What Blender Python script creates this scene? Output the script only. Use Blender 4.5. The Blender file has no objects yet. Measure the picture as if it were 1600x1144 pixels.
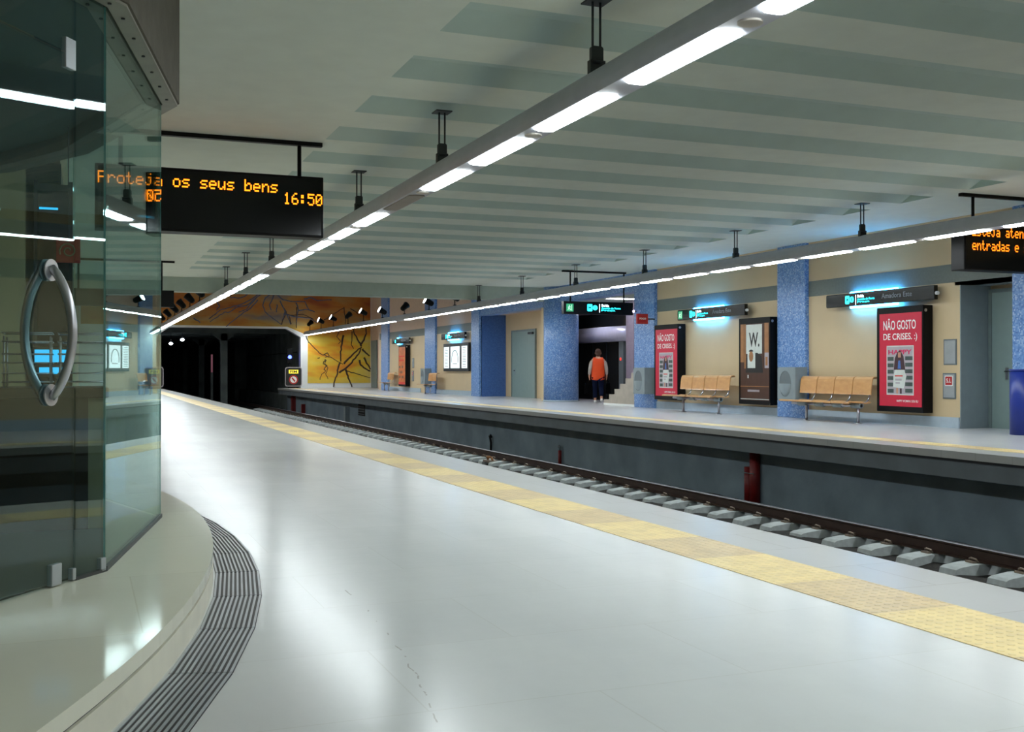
import bpy, bmesh, math, random
from math import sin, cos, pi, radians as R, sqrt, atan2, hypot
from mathutils import Vector, Matrix
SC = bpy.context.scene
COL = SC.collection

# ------------------------------------------------------------------ camera
EYE = 1.08
YAW, PITCH, FPX = R(21.54), R(0.2), 1700.0
cam_d = bpy.data.cameras.new('camera')
cam_d.sensor_fit = 'HORIZONTAL'; cam_d.sensor_width = 36.0
cam_d.lens = FPX / 1600 * 36; cam_d.clip_start = 0.05; cam_d.clip_end = 400
cam = bpy.data.objects.new('camera', cam_d); COL.objects.link(cam)
cam.location = (0, 0, EYE); cam.rotation_euler = (pi / 2 + PITCH, 0, -YAW)
SC.camera = cam

# ------------------------------------------------------------------ world, exposure
wd = bpy.data.worlds.new('world'); SC.world = wd; wd.use_nodes = True
wd.node_tree.nodes['Background'].inputs[0].default_value = (.55, .75, 1, 1)
wd.node_tree.nodes['Background'].inputs[1].default_value = 0.004
SC.view_settings.view_transform = 'Standard'; SC.view_settings.look = 'None'
SC.view_settings.gamma = 1; SC.view_settings.use_curve_mapping = False
SC.view_settings.exposure = 1.0
TUBE_STRENGTH = 20.0           # the fluorescent panels carry the whole room
TUBE_COLOR = (0.90, 0.975, 1.0)

# ------------------------------------------------------------------ materials
def srgb(r, g, b):
    f = lambda c: (c / 255 / 12.92) if c / 255 <= .04045 else ((c / 255 + .055) / 1.055) ** 2.4
    return (f(r), f(g), f(b), 1)
def nodes(name):
    m = bpy.data.materials.new(name); m.use_nodes = True
    nt = m.node_tree; return m, nt, nt.nodes, nt.links, nt.nodes['Principled BSDF']
def mat(name, col, rough=.5, metal=0, var=.08, scale=6, bump=0, bscale=40, coat=0, spec=.5):
    """principled with a little procedural tone variation"""
    m, nt, N, L, b = nodes(name)
    c = srgb(*col)
    tc = N.new('ShaderNodeTexCoord'); no = N.new('ShaderNodeTexNoise'); no.inputs['Scale'].default_value = scale
    no.inputs['Detail'].default_value = 4
    L.new(tc.outputs['Object'], no.inputs['Vector'])
    rp = N.new('ShaderNodeValToRGB')
    rp.color_ramp.elements[0].position = .3; rp.color_ramp.elements[1].position = .7
    rp.color_ramp.elements[0].color = tuple(x * (1 - var) for x in c[:3]) + (1,)
    rp.color_ramp.elements[1].color = tuple(min(1, x * (1 + var)) for x in c[:3]) + (1,)
    L.new(no.outputs['Fac'], rp.inputs['Fac']); L.new(rp.outputs['Color'], b.inputs['Base Color'])
    b.inputs['Roughness'].default_value = rough; b.inputs['Metallic'].default_value = metal
    b.inputs['Coat Weight'].default_value = coat; b.inputs['Specular IOR Level'].default_value = spec
    if bump:
        n2 = N.new('ShaderNodeTexNoise'); n2.inputs['Scale'].default_value = bscale; n2.inputs['Detail'].default_value = 3
        L.new(tc.outputs['Object'], n2.inputs['Vector'])
        bp = N.new('ShaderNodeBump'); bp.inputs['Strength'].default_value = bump; bp.inputs['Distance'].default_value = .01
        L.new(n2.outputs['Fac'], bp.inputs['Height']); L.new(bp.outputs['Normal'], b.inputs['Normal'])
    return m
def emit(name, col, strength):
    m, nt, N, L, b = nodes(name)
    c = col if len(col) == 4 else tuple(col) + (1,)
    b.inputs['Base Color'].default_value = tuple(x * .5 for x in c[:3]) + (1,)
    b.inputs['Emission Color'].default_value = c; b.inputs['Emission Strength'].default_value = strength
    return m
def tile_floor(name, c1, c2, joint, size, rough, world_bump=.02, scuff=False):
    m, nt, N, L, b = nodes(name)
    tc = N.new('ShaderNodeTexCoord'); 
    no = N.new('ShaderNodeTexNoise'); no.inputs['Scale'].default_value = .9; no.inputs['Detail'].default_value = 6; no.inputs['Roughness'].default_value = .6
    mp = N.new('ShaderNodeMapping'); mp.inputs['Scale'].default_value = (2.2, .8, 1)
    L.new(tc.outputs['Object'], mp.inputs['Vector']); L.new(mp.outputs['Vector'], no.inputs['Vector'])
    rp = N.new('ShaderNodeMixRGB'); rp.inputs['Color1'].default_value = srgb(*c1); rp.inputs['Color2'].default_value = srgb(*c2)
    L.new(no.outputs['Fac'], rp.inputs['Fac'])
    br = N.new('ShaderNodeTexBrick'); br.inputs['Scale'].default_value = 1; br.inputs['Mortar Size'].default_value = .003
    br.inputs['Brick Width'].default_value = size[0]; br.inputs['Row Height'].default_value = size[1]; br.offset = .5
    br.inputs['Color1'].default_value = (1, 1, 1, 1); br.inputs['Color2'].default_value = (.965, .965, .965, 1)
    br.inputs['Mortar'].default_value = joint
    L.new(tc.outputs['Object'], br.inputs['Vector'])
    mx = N.new('ShaderNodeMixRGB'); mx.blend_type = 'MULTIPLY'; mx.inputs['Fac'].default_value = 1
    L.new(rp.outputs['Color'], mx.inputs['Color1']); L.new(br.outputs['Color'], mx.inputs['Color2'])
    L.new(mx.outputs['Color'], b.inputs['Base Color'])
    b.inputs['Roughness'].default_value = rough
    n3 = N.new('ShaderNodeTexNoise'); n3.inputs['Scale'].default_value = 4; n3.inputs['Detail'].default_value = 3
    m3 = N.new('ShaderNodeMapping'); m3.inputs['Scale'].default_value = (.8, 2.2, 1); L.new(tc.outputs['Object'], m3.inputs['Vector']); L.new(m3.outputs['Vector'], n3.inputs['Vector'])
    bp = N.new('ShaderNodeBump'); bp.inputs['Strength'].default_value = world_bump * 2; bp.inputs['Distance'].default_value = .02
    L.new(n3.outputs['Fac'], bp.inputs['Height']); L.new(bp.outputs['Normal'], b.inputs['Normal'])
    b.inputs['IOR'].default_value = 1.35; b.inputs['Specular IOR Level'].default_value = .2
    if scuff:        # a broken brown drag mark curving round the plinth
        sp = N.new('ShaderNodeSeparateXYZ'); ge = N.new('ShaderNodeNewGeometry'); L.new(ge.outputs['Position'], sp.inputs['Vector'])
        def mth(op, a, c=0.0, d=None):
            q = N.new('ShaderNodeMath'); q.operation = op
            for i, v in enumerate((a, c, d)):
                if v is None: continue
                if isinstance(v, (int, float)): q.inputs[i].default_value = v
                else: L.new(v, q.inputs[i])
            return q.outputs[0]
        n4 = N.new('ShaderNodeTexNoise'); n4.inputs['Scale'].default_value = 2.2; n4.inputs['Detail'].default_value = 8; L.new(ge.outputs['Position'], n4.inputs['Vector'])
        dx = mth('ADD', sp.outputs['X'], 9.31); dy = mth('SUBTRACT', sp.outputs['Y'], 6.9)
        r = mth('SQRT', mth('ADD', mth('MULTIPLY', dx, dx), mth('MULTIPLY', dy, dy)))
        off = mth('SUBTRACT', r, mth('MULTIPLY_ADD', sp.outputs['Y'], -.163, 11.49))
        off = mth('ADD', off, mth('MULTIPLY_ADD', n4.outputs['Fac'], .12, -.06))
        line = mth('LESS_THAN', mth('ABSOLUTE', off), .0028)
        brk = mth('GREATER_THAN', n3.outputs['Fac'], .5); win = mth('MULTIPLY', mth('GREATER_THAN', sp.outputs['Y'], 2.6), mth('LESS_THAN', sp.outputs['Y'], 5.3))
        fac = mth('MULTIPLY', mth('MULTIPLY', line, brk), mth('MULTIPLY', win, .42))
        m5 = N.new('ShaderNodeMixRGB'); L.new(fac, m5.inputs['Fac']); L.new(mx.outputs['Color'], m5.inputs['Color1']); m5.inputs['Color2'].default_value = srgb(120, 104, 86)
        L.new(m5.outputs['Color'], b.inputs['Base Color'])
    return m
def mosaic(name, cols, scale=38, rough=.35):
    m, nt, N, L, b = nodes(name)
    tc = N.new('ShaderNodeTexCoord'); vo = N.new('ShaderNodeTexVoronoi'); vo.inputs['Scale'].default_value = scale
    vo.inputs['Randomness'].default_value = .35
    L.new(tc.outputs['Object'], vo.inputs['Vector'])
    sp = N.new('ShaderNodeSeparateColor'); L.new(vo.outputs['Color'], sp.inputs['Color'])
    rp = N.new('ShaderNodeValToRGB'); e = rp.color_ramp.elements
    e[0].position = 0; e[1].position = 1; e[0].color = srgb(*cols[0]); e[1].color = srgb(*cols[-1])
    for i, c in enumerate(cols[1:-1]):
        q = e.new((i + 1) / (len(cols) - 1)); q.color = srgb(*c)
    L.new(sp.outputs['Red'], rp.inputs['Fac']); L.new(rp.outputs['Color'], b.inputs['Base Color'])
    b.inputs['Roughness'].default_value = rough
    return m
def tactile(name):
    m, nt, N, L, b = nodes(name)
    tc = N.new('ShaderNodeTexCoord')
    sy = N.new('ShaderNodeSeparateXYZ'); L.new(tc.outputs['Object'], sy.inputs['Vector'])      # two tones alternating along the strip
    w1 = N.new('ShaderNodeMath'); w1.operation = 'MULTIPLY_ADD'; w1.inputs[1].default_value = 1 / 1.5; w1.inputs[2].default_value = 100.6; L.new(sy.outputs['Y'], w1.inputs[0])
    w2 = N.new('ShaderNodeMath'); w2.operation = 'FRACT'; L.new(w1.outputs[0], w2.inputs[0])
    br = N.new('ShaderNodeValToRGB'); br.color_ramp.interpolation = 'CONSTANT'
    br.color_ramp.elements[0].color = srgb(250, 224, 156); br.color_ramp.elements[1].color = srgb(230, 203, 150); br.color_ramp.elements[1].position = .52
    L.new(w2.outputs[0], br.inputs['Fac'])
    no = N.new('ShaderNodeTexNoise'); no.inputs['Scale'].default_value = 9; no.inputs['Detail'].default_value = 5
    L.new(tc.outputs['Object'], no.inputs['Vector'])
    rp = N.new('ShaderNodeValToRGB'); rp.color_ramp.elements[0].color = (.84, .82, .8, 1); rp.color_ramp.elements[0].position = .3
    rp.color_ramp.elements[1].color = (1, 1, 1, 1); rp.color_ramp.elements[1].position = .6
    L.new(no.outputs['Fac'], rp.inputs['Fac'])
    mx = N.new('ShaderNodeMixRGB'); mx.blend_type = 'MULTIPLY'; mx.inputs['Fac'].default_value = 1
    L.new(br.outputs['Color'], mx.inputs['Color1']); L.new(rp.outputs['Color'], mx.inputs['Color2'])
    # raised studs in rows
    sx = N.new('ShaderNodeSeparateXYZ'); L.new(tc.outputs['Object'], sx.inputs['Vector'])
    def stud(out):
        a = N.new('ShaderNodeMath'); a.operation = 'MULTIPLY'; a.inputs[1].default_value = 2 * pi / .055; L.new(out, a.inputs[0])
        s = N.new('ShaderNodeMath'); s.operation = 'SINE'; L.new(a.outputs[0], s.inputs[0]); return s.outputs[0]
    mu = N.new('ShaderNodeMath'); mu.operation = 'ADD'; L.new(stud(sx.outputs['X']), mu.inputs[0]); L.new(stud(sx.outputs['Y']), mu.inputs[1])
    mr = N.new('ShaderNodeMapRange'); mr.inputs['From Min'].default_value = .7; mr.inputs['From Max'].default_value = 1.5
    L.new(mu.outputs[0], mr.inputs['Value'])
    bp = N.new('ShaderNodeBump'); bp.inputs['Strength'].default_value = .6; bp.inputs['Distance'].default_value = .006
    L.new(mr.outputs['Result'], bp.inputs['Height']); L.new(bp.outputs['Normal'], b.inputs['Normal'])
    # every stud slightly darker than the paving between
    m2 = N.new('ShaderNodeMapRange'); m2.inputs['From Min'].default_value = .5; m2.inputs['From Max'].default_value = .8
    m2.inputs['To Min'].default_value = 1; m2.inputs['To Max'].default_value = .93; L.new(mu.outputs[0], m2.inputs['Value'])
    m3 = N.new('ShaderNodeMixRGB'); m3.blend_type = 'MULTIPLY'; m3.inputs['Fac'].default_value = 1
    L.new(mx.outputs['Color'], m3.inputs['Color1']); L.new(m2.outputs['Result'], m3.inputs['Color2'])
    L.new(m3.outputs['Color'], b.inputs['Base Color'])
    b.inputs['Roughness'].default_value = .36
    return m
def pane_glass(name, tint, ior=1.5, refl=1.0):
    m, nt, N, L, b = nodes(name)
    out = N['Material Output']; N.remove(b)
    tr = N.new('ShaderNodeBsdfTransparent'); tr.inputs['Color'].default_value = tint
    gl = N.new('ShaderNodeBsdfGlossy'); gl.inputs['Roughness'].default_value = .004
    gl.inputs['Color'].default_value = (.88, 1, .985, 1)
    fr = N.new('ShaderNodeFresnel'); ge = N.new('ShaderNodeNewGeometry'); mi = N.new('ShaderNodeMapRange')     # same reflectance on both faces of the sheet
    mi.inputs['To Min'].default_value = ior; mi.inputs['To Max'].default_value = 1 / ior
    L.new(ge.outputs['Backfacing'], mi.inputs['Value']); L.new(mi.outputs['Result'], fr.inputs['IOR'])
    no = N.new('ShaderNodeTexNoise'); no.inputs['Scale'].default_value = 1.2      # faint smears
    tc = N.new('ShaderNodeTexCoord'); L.new(tc.outputs['Object'], no.inputs['Vector'])
    mr = N.new('ShaderNodeMapRange'); mr.inputs['To Min'].default_value = refl * .93; mr.inputs['To Max'].default_value = refl * 1.05
    L.new(no.outputs['Fac'], mr.inputs['Value'])
    mu = N.new('ShaderNodeMath'); mu.operation = 'MULTIPLY'; mu.use_clamp = True
    L.new(fr.outputs[0], mu.inputs[0]); L.new(mr.outputs['Result'], mu.inputs[1])
    mx = N.new('ShaderNodeMixShader'); L.new(mu.outputs[0], mx.inputs[0]); L.new(tr.outputs[0], mx.inputs[1]); L.new(gl.outputs[0], mx.inputs[2])
    L.new(mx.outputs[0], out.inputs['Surface'])
    return m
def mural_mat(name):
    m, nt, N, L, b = nodes(name)
    tc = N.new('ShaderNodeTexCoord')
    mp = N.new('ShaderNodeMapping'); mp.inputs['Scale'].default_value = (.28, 1, .95)
    L.new(tc.outputs['Object'], mp.inputs['Vector'])
    no = N.new('ShaderNodeTexNoise'); no.inputs['Scale'].default_value = 1.15; no.inputs['Detail'].default_value = 3; no.inputs['Distortion'].default_value = .25
    L.new(mp.outputs['Vector'], no.inputs['Vector'])
    rp = N.new('ShaderNodeValToRGB'); e = rp.color_ramp.elements; rp.color_ramp.interpolation = 'B_SPLINE'
    e[0].position = .30; e[0].color = srgb(190, 190, 170); e[1].position = .72; e[1].color = srgb(222, 118, 34)
    q = e.new(.40); q.color = srgb(232, 204, 86)
    q = e.new(.52); q.color = srgb(238, 198, 50)
    q = e.new(.60); q.color = srgb(238, 158, 36)
    L.new(no.outputs['Fac'], rp.inputs['Fac'])
    n2 = N.new('ShaderNodeTexNoise'); n2.inputs['Scale'].default_value = 3; n2.inputs['Detail'].default_value = 6
    L.new(tc.outputs['Object'], n2.inputs['Vector'])
    r2 = N.new('ShaderNodeValToRGB'); r2.color_ramp.elements[0].color = (.8, .8, .8, 1); r2.color_ramp.elements[1].color = (1, 1, 1, 1)
    L.new(n2.outputs['Fac'], r2.inputs['Fac'])
    # the field turns to darker, browner oranges and reds towards the top
    sx = N.new('ShaderNodeSeparateXYZ'); L.new(tc.outputs['Object'], sx.inputs['Vector'])
    ad = N.new('ShaderNodeMath'); ad.operation = 'MULTIPLY_ADD'; ad.inputs[1].default_value = 1.6
    L.new(no.outputs['Fac'], ad.inputs[0]); L.new(sx.outputs['Z'], ad.inputs[2])
    mr = N.new('ShaderNodeMapRange'); mr.inputs['From Min'].default_value = 3.6; mr.inputs['From Max'].default_value = 4.8; L.new(ad.outputs[0], mr.inputs['Value'])
    rb = N.new('ShaderNodeValToRGB'); e = rb.color_ramp.elements; e[0].position = .33; e[0].color = srgb(122, 110, 110); e[1].position = .7; e[1].color = srgb(150, 66, 30)
    q = e.new(.43); q.color = srgb(176, 132, 74)
    q = e.new(.55); q.color = srgb(184, 112, 38)
    L.new(no.outputs['Fac'], rb.inputs['Fac'])
    m1 = N.new('ShaderNodeMixRGB'); L.new(mr.outputs['Result'], m1.inputs['Fac']); L.new(rp.outputs['Color'], m1.inputs['Color1']); L.new(rb.outputs['Color'], m1.inputs['Color2'])
    mx = N.new('ShaderNodeMixRGB'); mx.blend_type = 'MULTIPLY'; mx.inputs['Fac'].default_value = 1
    L.new(m1.outputs['Color'], mx.inputs['Color1']); L.new(r2.outputs['Color'], mx.inputs['Color2'])
    L.new(mx.outputs['Color'], b.inputs['Base Color']); b.inputs['Roughness'].default_value = .55
    return m
def ply(name):
    m, nt, N, L, b = nodes(name)
    tc = N.new('ShaderNodeTexCoord'); mp = N.new('ShaderNodeMapping'); mp.inputs['Scale'].default_value = (3, 40, 3)
    L.new(tc.outputs['Object'], mp.inputs['Vector'])
    no = N.new('ShaderNodeTexNoise'); no.inputs['Scale'].default_value = 2; no.inputs['Detail'].default_value = 5
    L.new(mp.outputs['Vector'], no.inputs['Vector'])
    rp = N.new('ShaderNodeValToRGB'); rp.color_ramp.elements[0].color = srgb(186, 132, 78); rp.color_ramp.elements[1].color = srgb(222, 172, 112)
    L.new(no.outputs['Fac'], rp.inputs['Fac']); L.new(rp.outputs['Color'], b.inputs['Base Color'])
    b.inputs['Roughness'].default_value = .3; b.inputs['Coat Weight'].default_value = .3
    return m

M = {}
M['floor'] = tile_floor('polished_limestone', (198, 201, 200), (220, 222, 219), (.92, .91, .89, 1), (1.2, .8), .20, .02, True)
M['floor_far'] = tile_floor('polished_limestone_far', (196, 196, 198), (208, 208, 210), (.9, .89, .87, 1), (1.2, .8), .2)
M['plinth'] = tile_floor('cream_stone', (222, 221, 200), (236, 234, 216), (.9, .88, .84, 1), (1.4, 1.1), .09, .008)
M['riser'] = mat('cream_riser', (228, 224, 204), .35, var=.05)
M['kerb'] = tile_floor('grey_kerb_stone', (174, 175, 173), (190, 190, 188), (.7, .65, .62, 1), (1.0, .6), .28)
M['tactile'] = tactile('yellow_tactile_paving')
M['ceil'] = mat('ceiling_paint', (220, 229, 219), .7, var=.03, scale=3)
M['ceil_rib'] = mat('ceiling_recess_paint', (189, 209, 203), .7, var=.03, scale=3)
M['beam'] = mat('beam_paint', (176, 190, 180), .7, var=.04)
M['beige'] = mat('beige_wall_panel', (206, 183, 145), .5, var=.03, scale=1.5)
M['pink'] = mat('warm_plaster', (206, 178, 156), .6, var=.04)
M['band'] = mat('grey_wall_band', (104, 112, 106), .5, var=.08, scale=20)
M['base'] = mat('pale_skirting', (172, 188, 200), .35, var=.05)
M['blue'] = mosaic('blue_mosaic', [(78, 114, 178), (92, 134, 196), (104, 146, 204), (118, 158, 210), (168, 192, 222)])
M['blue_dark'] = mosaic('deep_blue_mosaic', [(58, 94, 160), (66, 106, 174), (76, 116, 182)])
M['pit'] = mat('pit_concrete', (122, 138, 148), .8, var=.2, scale=1.2, bump=.3, bscale=14)
M['lip'] = mat('lip_concrete', (108, 116, 122), .75, var=.12, scale=2)
M['ballast'] = mat('dark_ballast', (40, 36, 32), .95, var=.5, scale=30, bump=1, bscale=30)
M['tunnel'] = mat('tunnel_concrete', (98, 106, 104), .9, var=.3, scale=1)
M['rail'] = mat('rust_rail', (64, 46, 38), .6, metal=.3, var=.2)
M['railtop'] = mat('worn_rail_head', (150, 150, 156), .3, metal=1, var=.05)
M['sleeper'] = mat('sleeper_concrete', (192, 198, 198), .85, var=.12, scale=12)
M['clip'] = mat('clip_steel', (150, 134, 120), .5, metal=.6)
M['black'] = mat('black_enamel', (6, 6, 7), .5, var=.1, spec=.2)
M['black_gloss'] = mat('black_glass_front', (3, 3, 4), .15, var=.1, spec=.35)
M['dark'] = mat('dark_metal', (40, 44, 48), .45, metal=.4)
M['hang'] = mat('hanger_steel', (62, 66, 66), .5, metal=.3)
M['alu'] = mat('lamp_housing', (188, 190, 200), .45, metal=.0, var=.04)
M['steel'] = mat('brushed_steel', (176, 176, 184), .28, metal=1, var=.05)
M['chrome'] = mat('satin_handle', (196, 196, 200), .3, metal=.85, var=.03)
M['grey'] = mat('grey_enamel', (136, 148, 152), .4, var=.05)
M['grey_dk'] = mat('grey_panel', (104, 114, 118), .4, var=.05)
M['panel'] = mat('brushed_panel', (168, 174, 178), .35, metal=.4, var=.08)
M['door'] = mat('door_grey_green', (136, 156, 152), .4, var=.03)
M['doorframe'] = mat('door_frame_grey', (116, 130, 130), .4)
M['ply'] = ply('plywood')
M['white'] = mat('white_paint', (236, 238, 236), .5, var=.02)
M['disc'] = mat('speaker_cover', (196, 190, 182), .6)
M['tube'] = emit('fluorescent_panel', TUBE_COLOR, TUBE_STRENGTH)
M['passage_lamp'] = emit('passage_lamp', (.92, .9, 1.0), 12)
M['dead'] = mat('unlit_diffuser', (150, 142, 134), .4)
M['glow'] = emit('blue_white_tube', (.04, .40, 1.0), 22)
M['cyan'] = emit('cyan_letters', (.02, .85, 1.0), 2.2)
M['cyan_white'] = emit('white_letters', (.8, .95, 1.0), 2.0)
M['green'] = emit('green_exit', (.02, .22, .10), .8)
M['exitwhite'] = emit('exit_pictogram', (.5, .8, .6), .8)
M['led'] = emit('amber_led', (1.0, .20, .006), 1.9)
M['led2'] = emit('orange_led', (1.0, .19, .007), 1.3)
M['signtext'] = mat('dim_sign_letters', (126, 134, 144), .5)
M['glass'] = pane_glass('green_pane', (.84, .935, .915, 1), 1.5, .85)
M['glass_dark'] = pane_glass('door_pane', (.74, .86, .88, 1), 1.5, 1.05)  # darker tint carries the dimness of the kiosk interior behind these panes
M['glass_edge'] = mat('glass_edge_green', (84, 138, 130), .2, var=.05)
M['concrete'] = mat('bulkhead_concrete', (92, 87, 75), .8, var=.12, scale=8, bump=.3)
M['plate'] = mat('clamp_plate', (140, 138, 124), .5, metal=.2, var=.1)
M['wood'] = mat('dark_brown_wood', (56, 36, 20), .4, var=.2, scale=9)
M['kiosk_floor'] = mat('kiosk_floor', (70, 66, 52), .4)
M['wood_lt'] = mat('cabinet_beige', (150, 140, 110), .5)
M['interior'] = mat('kiosk_interior', (64, 78, 78), .6)
M['screen'] = emit('cyan_screen', (.03, .50, .9), .8)
M['red'] = mat('red_poster', (206, 26, 62), .35, var=.04, coat=.3)
M['redsign'] = mat('red_sign', (178, 34, 34), .4)
M['redpipe'] = mat('red_pipe', (120, 22, 22), .5, var=.15)
M['orange'] = mat('orange_vest', (228, 74, 12), .7, var=.05, bump=.2)
M['shirt'] = mat('grey_shirt', (176, 166, 158), .8)
M['navy'] = mat('navy_trousers', (14, 22, 46), .9, spec=.1)
M['skin'] = mat('skin', (196, 142, 116), .55)
M['hair'] = mat('brown_hair', (70, 42, 28), .7, var=.3, scale=60, bump=.6, bscale=120)
M['eye'] = mat('eye_white', (230, 228, 224), .3)
M['bag'] = mat('black_bag', (4, 4, 5), .9, spec=.05)
M['bluebin'] = mat('deep_blue_plastic', (24, 48, 140), .35)
M['ink'] = mat('ink_black', (22, 20, 20), .5)
M['branch'] = mat('painted_branch', (66, 44, 36), .7, var=.35, scale=6)
M['branch2'] = mat('painted_branch_blue', (84, 92, 116), .7, var=.3, scale=6)
M['mural'] = mural_mat('painted_tile_mural')
M['cream'] = mat('cream_paper', (206, 212, 206), .4)
M['brown'] = mat('poster_brown', (70, 40, 26), .4, var=.15)
M['tan'] = mat('poster_tan', (160, 110, 66), .4, var=.15)
M['mauve'] = mat('poster_grey', (172, 164, 170), .4, var=.06)
M['maroon'] = mat('poster_maroon', (64, 36, 44), .5)
M['olive'] = mat('poster_olive', (64, 78, 74), .5, var=.3)
M['magenta'] = mat('poster_magenta', (214, 40, 96), .5)
M['orange_poster'] = mat('orange_poster', (204, 112, 60), .45, var=.3, scale=4)
M['rose'] = mat('poster_rose', (214, 60, 50), .5)
M['spiral'] = mat('sign_tan', (150, 128, 92), .5)
M['lit_map'] = emit('backlit_map', (.78, .92, .95), .75)
M['mapink'] = mat('map_ink', (90, 110, 110), .5)
M['spot'] = emit('spot_lens', (.8, .9, 1), 14)
M['dome_lamp'] = emit('dome_lamp', (.75, .65, 1), 1.5)
M['bluelamp'] = emit('blue_signal', (.05, .08, 1), 5)
M['redlamp'] = emit('red_indicator', (1, .03, .02), 1.2)
M['pinklamp'] = emit('pink_strip_lamp', (.8, .3, .4), .07)
M['yellow_lbl'] = emit('yellow_label', (.9, .7, .05), .6)
M['darkglass'] = mat('dark_lift_glass', (20, 24, 28), .15, var=.2, coat=.3)
M['lift_header'] = mat('lift_header_steel', (200, 198, 216), .3, metal=.2, var=.04)
M['liftmetal'] = mat('lift_frame_metal', (168, 154, 170), .35, metal=.2, var=.08)
M['stairstone'] = mat('stair_stone', (176, 166, 152), .5)

# ------------------------------------------------------------------ mesh builder
class MB:
    def __init__(s): s.v = []; s.f = []; s.m = []; s.sm = []; s.mats = []
    def mi(s, k):
        if k not in s.mats: s.mats.append(k)
        return s.mats.index(k)
    def add(s, vs, fs, k, smooth=False):
        o = len(s.v); s.v += [tuple(v) for v in vs]
        i = s.mi(k)
        for f in fs: s.f.append(tuple(o + q for q in f)); s.m.append(i); s.sm.append(smooth)
        return s
    def box(s, x0, x1, y0, y1, z0, z1, k):
        vs = [(x, y, z) for z in (z0, z1) for y in (y0, y1) for x in (x0, x1)]
        return s.add(vs, [(0, 2, 3, 1), (4, 5, 7, 6), (0, 1, 5, 4), (2, 6, 7, 3), (0, 4, 6, 2), (1, 3, 7, 5)], k)
    def rbox(s, x0, x1, y0, y1, z0, z1, k, r=.02, n=3):
        """box with rounded vertical-plane (x-z) corners"""
        pts = []
        for cx, cz, a0 in ((x1 - r, z1 - r, 0), (x0 + r, z1 - r, 90), (x0 + r, z0 + r, 180), (x1 - r, z0 + r, 270)):
            for i in range(n + 1):
                a = R(a0 + 90 * i / n); pts.append((cx + r * cos(a), cz + r * sin(a)))
        return s.prism([(p[0], y0, p[1]) for p in pts], (0, y1 - y0, 0), k)
    def prism(s, poly, d, k, smooth=False):
        n = len(poly); P = [Vector(p) for p in poly]; d = Vector(d)
        vs = P + [p + d for p in P]
        nn = sum(((P[i] - P[0]).cross(P[i + 1] - P[0]) for i in range(1, n - 1)), Vector())
        a, b = tuple(range(n)), tuple(range(n, 2 * n))
        if nn.dot(d) > 0: fs = [a[::-1], b] + [(i, (i + 1) % n, n + (i + 1) % n, n + i) for i in range(n)]
        else: fs = [a, b[::-1]] + [((i + 1) % n, i, n + i, n + (i + 1) % n) for i in range(n)]
        o = len(s.f); s.add(vs, fs, k)
        if smooth:
            for j in range(o + 2, len(s.f)): s.sm[j] = True
        return s
    def tube(s, path, r, k, n=8, caps=True):
        P = [Vector(p) for p in path]; rs = r if isinstance(r, (list, tuple)) else [r] * len(P)
        vs = []; prev = None
        for i, p in enumerate(P):
            t = (P[min(i + 1, len(P) - 1)] - P[max(i - 1, 0)]).normalized()
            if prev is None:
                a = Vector((0, 0, 1)) if abs(t.z) < .9 else Vector((1, 0, 0)); u = t.cross(a).normalized()
            else: u = (prev - t * prev.dot(t)).normalized()
            prev = u; w = t.cross(u)
            for j in range(n):
                an = 2 * pi * j / n; vs.append(p + (u * cos(an) + w * sin(an)) * rs[i])
        fs = [(i * n + j, i * n + (j + 1) % n, (i + 1) * n + (j + 1) % n, (i + 1) * n + j) for i in range(len(P) - 1) for j in range(n)]
        o = len(s.v); s.add(vs, fs, k, True)
        if caps:
            i = s.mi(k)
            s.f.append(tuple(o + j for j in range(n))[::-1]); s.m.append(i); s.sm.append(False)
            e = o + (len(P) - 1) * n
            s.f.append(tuple(e + j for j in range(n))); s.m.append(i); s.sm.append(False)
        return s
    def cyl(s, p0, p1, r, k, n=16): return s.tube([p0, p1], r, k, n)
    def quad(s, a, b, c, d, k): return s.add([a, b, c, d], [(0, 1, 2, 3)], k)
    def sphere(s, c, r, k, nu=12, nv=8, sc=(1, 1, 1)):
        vs = [(c[0], c[1], c[2] - r * sc[2])]
        for i in range(1, nv):
            a = -pi / 2 + pi * i / nv
            for j in range(nu):
                b = 2 * pi * j / nu; vs.append((c[0] + r * sc[0] * cos(a) * cos(b), c[1] + r * sc[1] * cos(a) * sin(b), c[2] + r * sc[2] * sin(a)))
        vs.append((c[0], c[1], c[2] + r * sc[2])); N = len(vs) - 1
        fs = [(0, 1 + (j + 1) % nu, 1 + j) for j in range(nu)]
        for i in range(nv - 2):
            for j in range(nu):
                a = 1 + i * nu; fs.append((a + j, a + (j + 1) % nu, a + nu + (j + 1) % nu, a + nu + j))
        a = 1 + (nv - 2) * nu
        fs += [(a + j, a + (j + 1) % nu, N) for j in range(nu)]
        return s.add(vs, fs, k, True)
    def mesh(s, me, k, xf):
        return s.add([xf(v.co) for v in me.vertices], [tuple(p.vertices) for p in me.polygons], k)
    def build(s, name, parent=None, bevel=0, label=None):
        off = Vector((0, 0, 0))
        if parent is None and s.v:
            xs, ys, zs = zip(*s.v); off = Vector(((min(xs) + max(xs)) / 2, (min(ys) + max(ys)) / 2, min(zs)))
        me = bpy.data.meshes.new(name); me.from_pydata([tuple(Vector(v) - off) for v in s.v], [], s.f)
        for k in s.mats: me.materials.append(M[k])
        for p, i, q in zip(me.polygons, s.m, s.sm): p.material_index = i; p.use_smooth = q
        me.update(); o = bpy.data.objects.new(name, me); COL.objects.link(o); o.location = off
        if parent: o.parent = parent
        if bevel:
            b = o.modifiers.new('bevel', 'BEVEL'); b.width = bevel; b.segments = 2; b.limit_method = 'ANGLE'; b.angle_limit = R(40)
        if label: o['label'] = label
        return o
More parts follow.
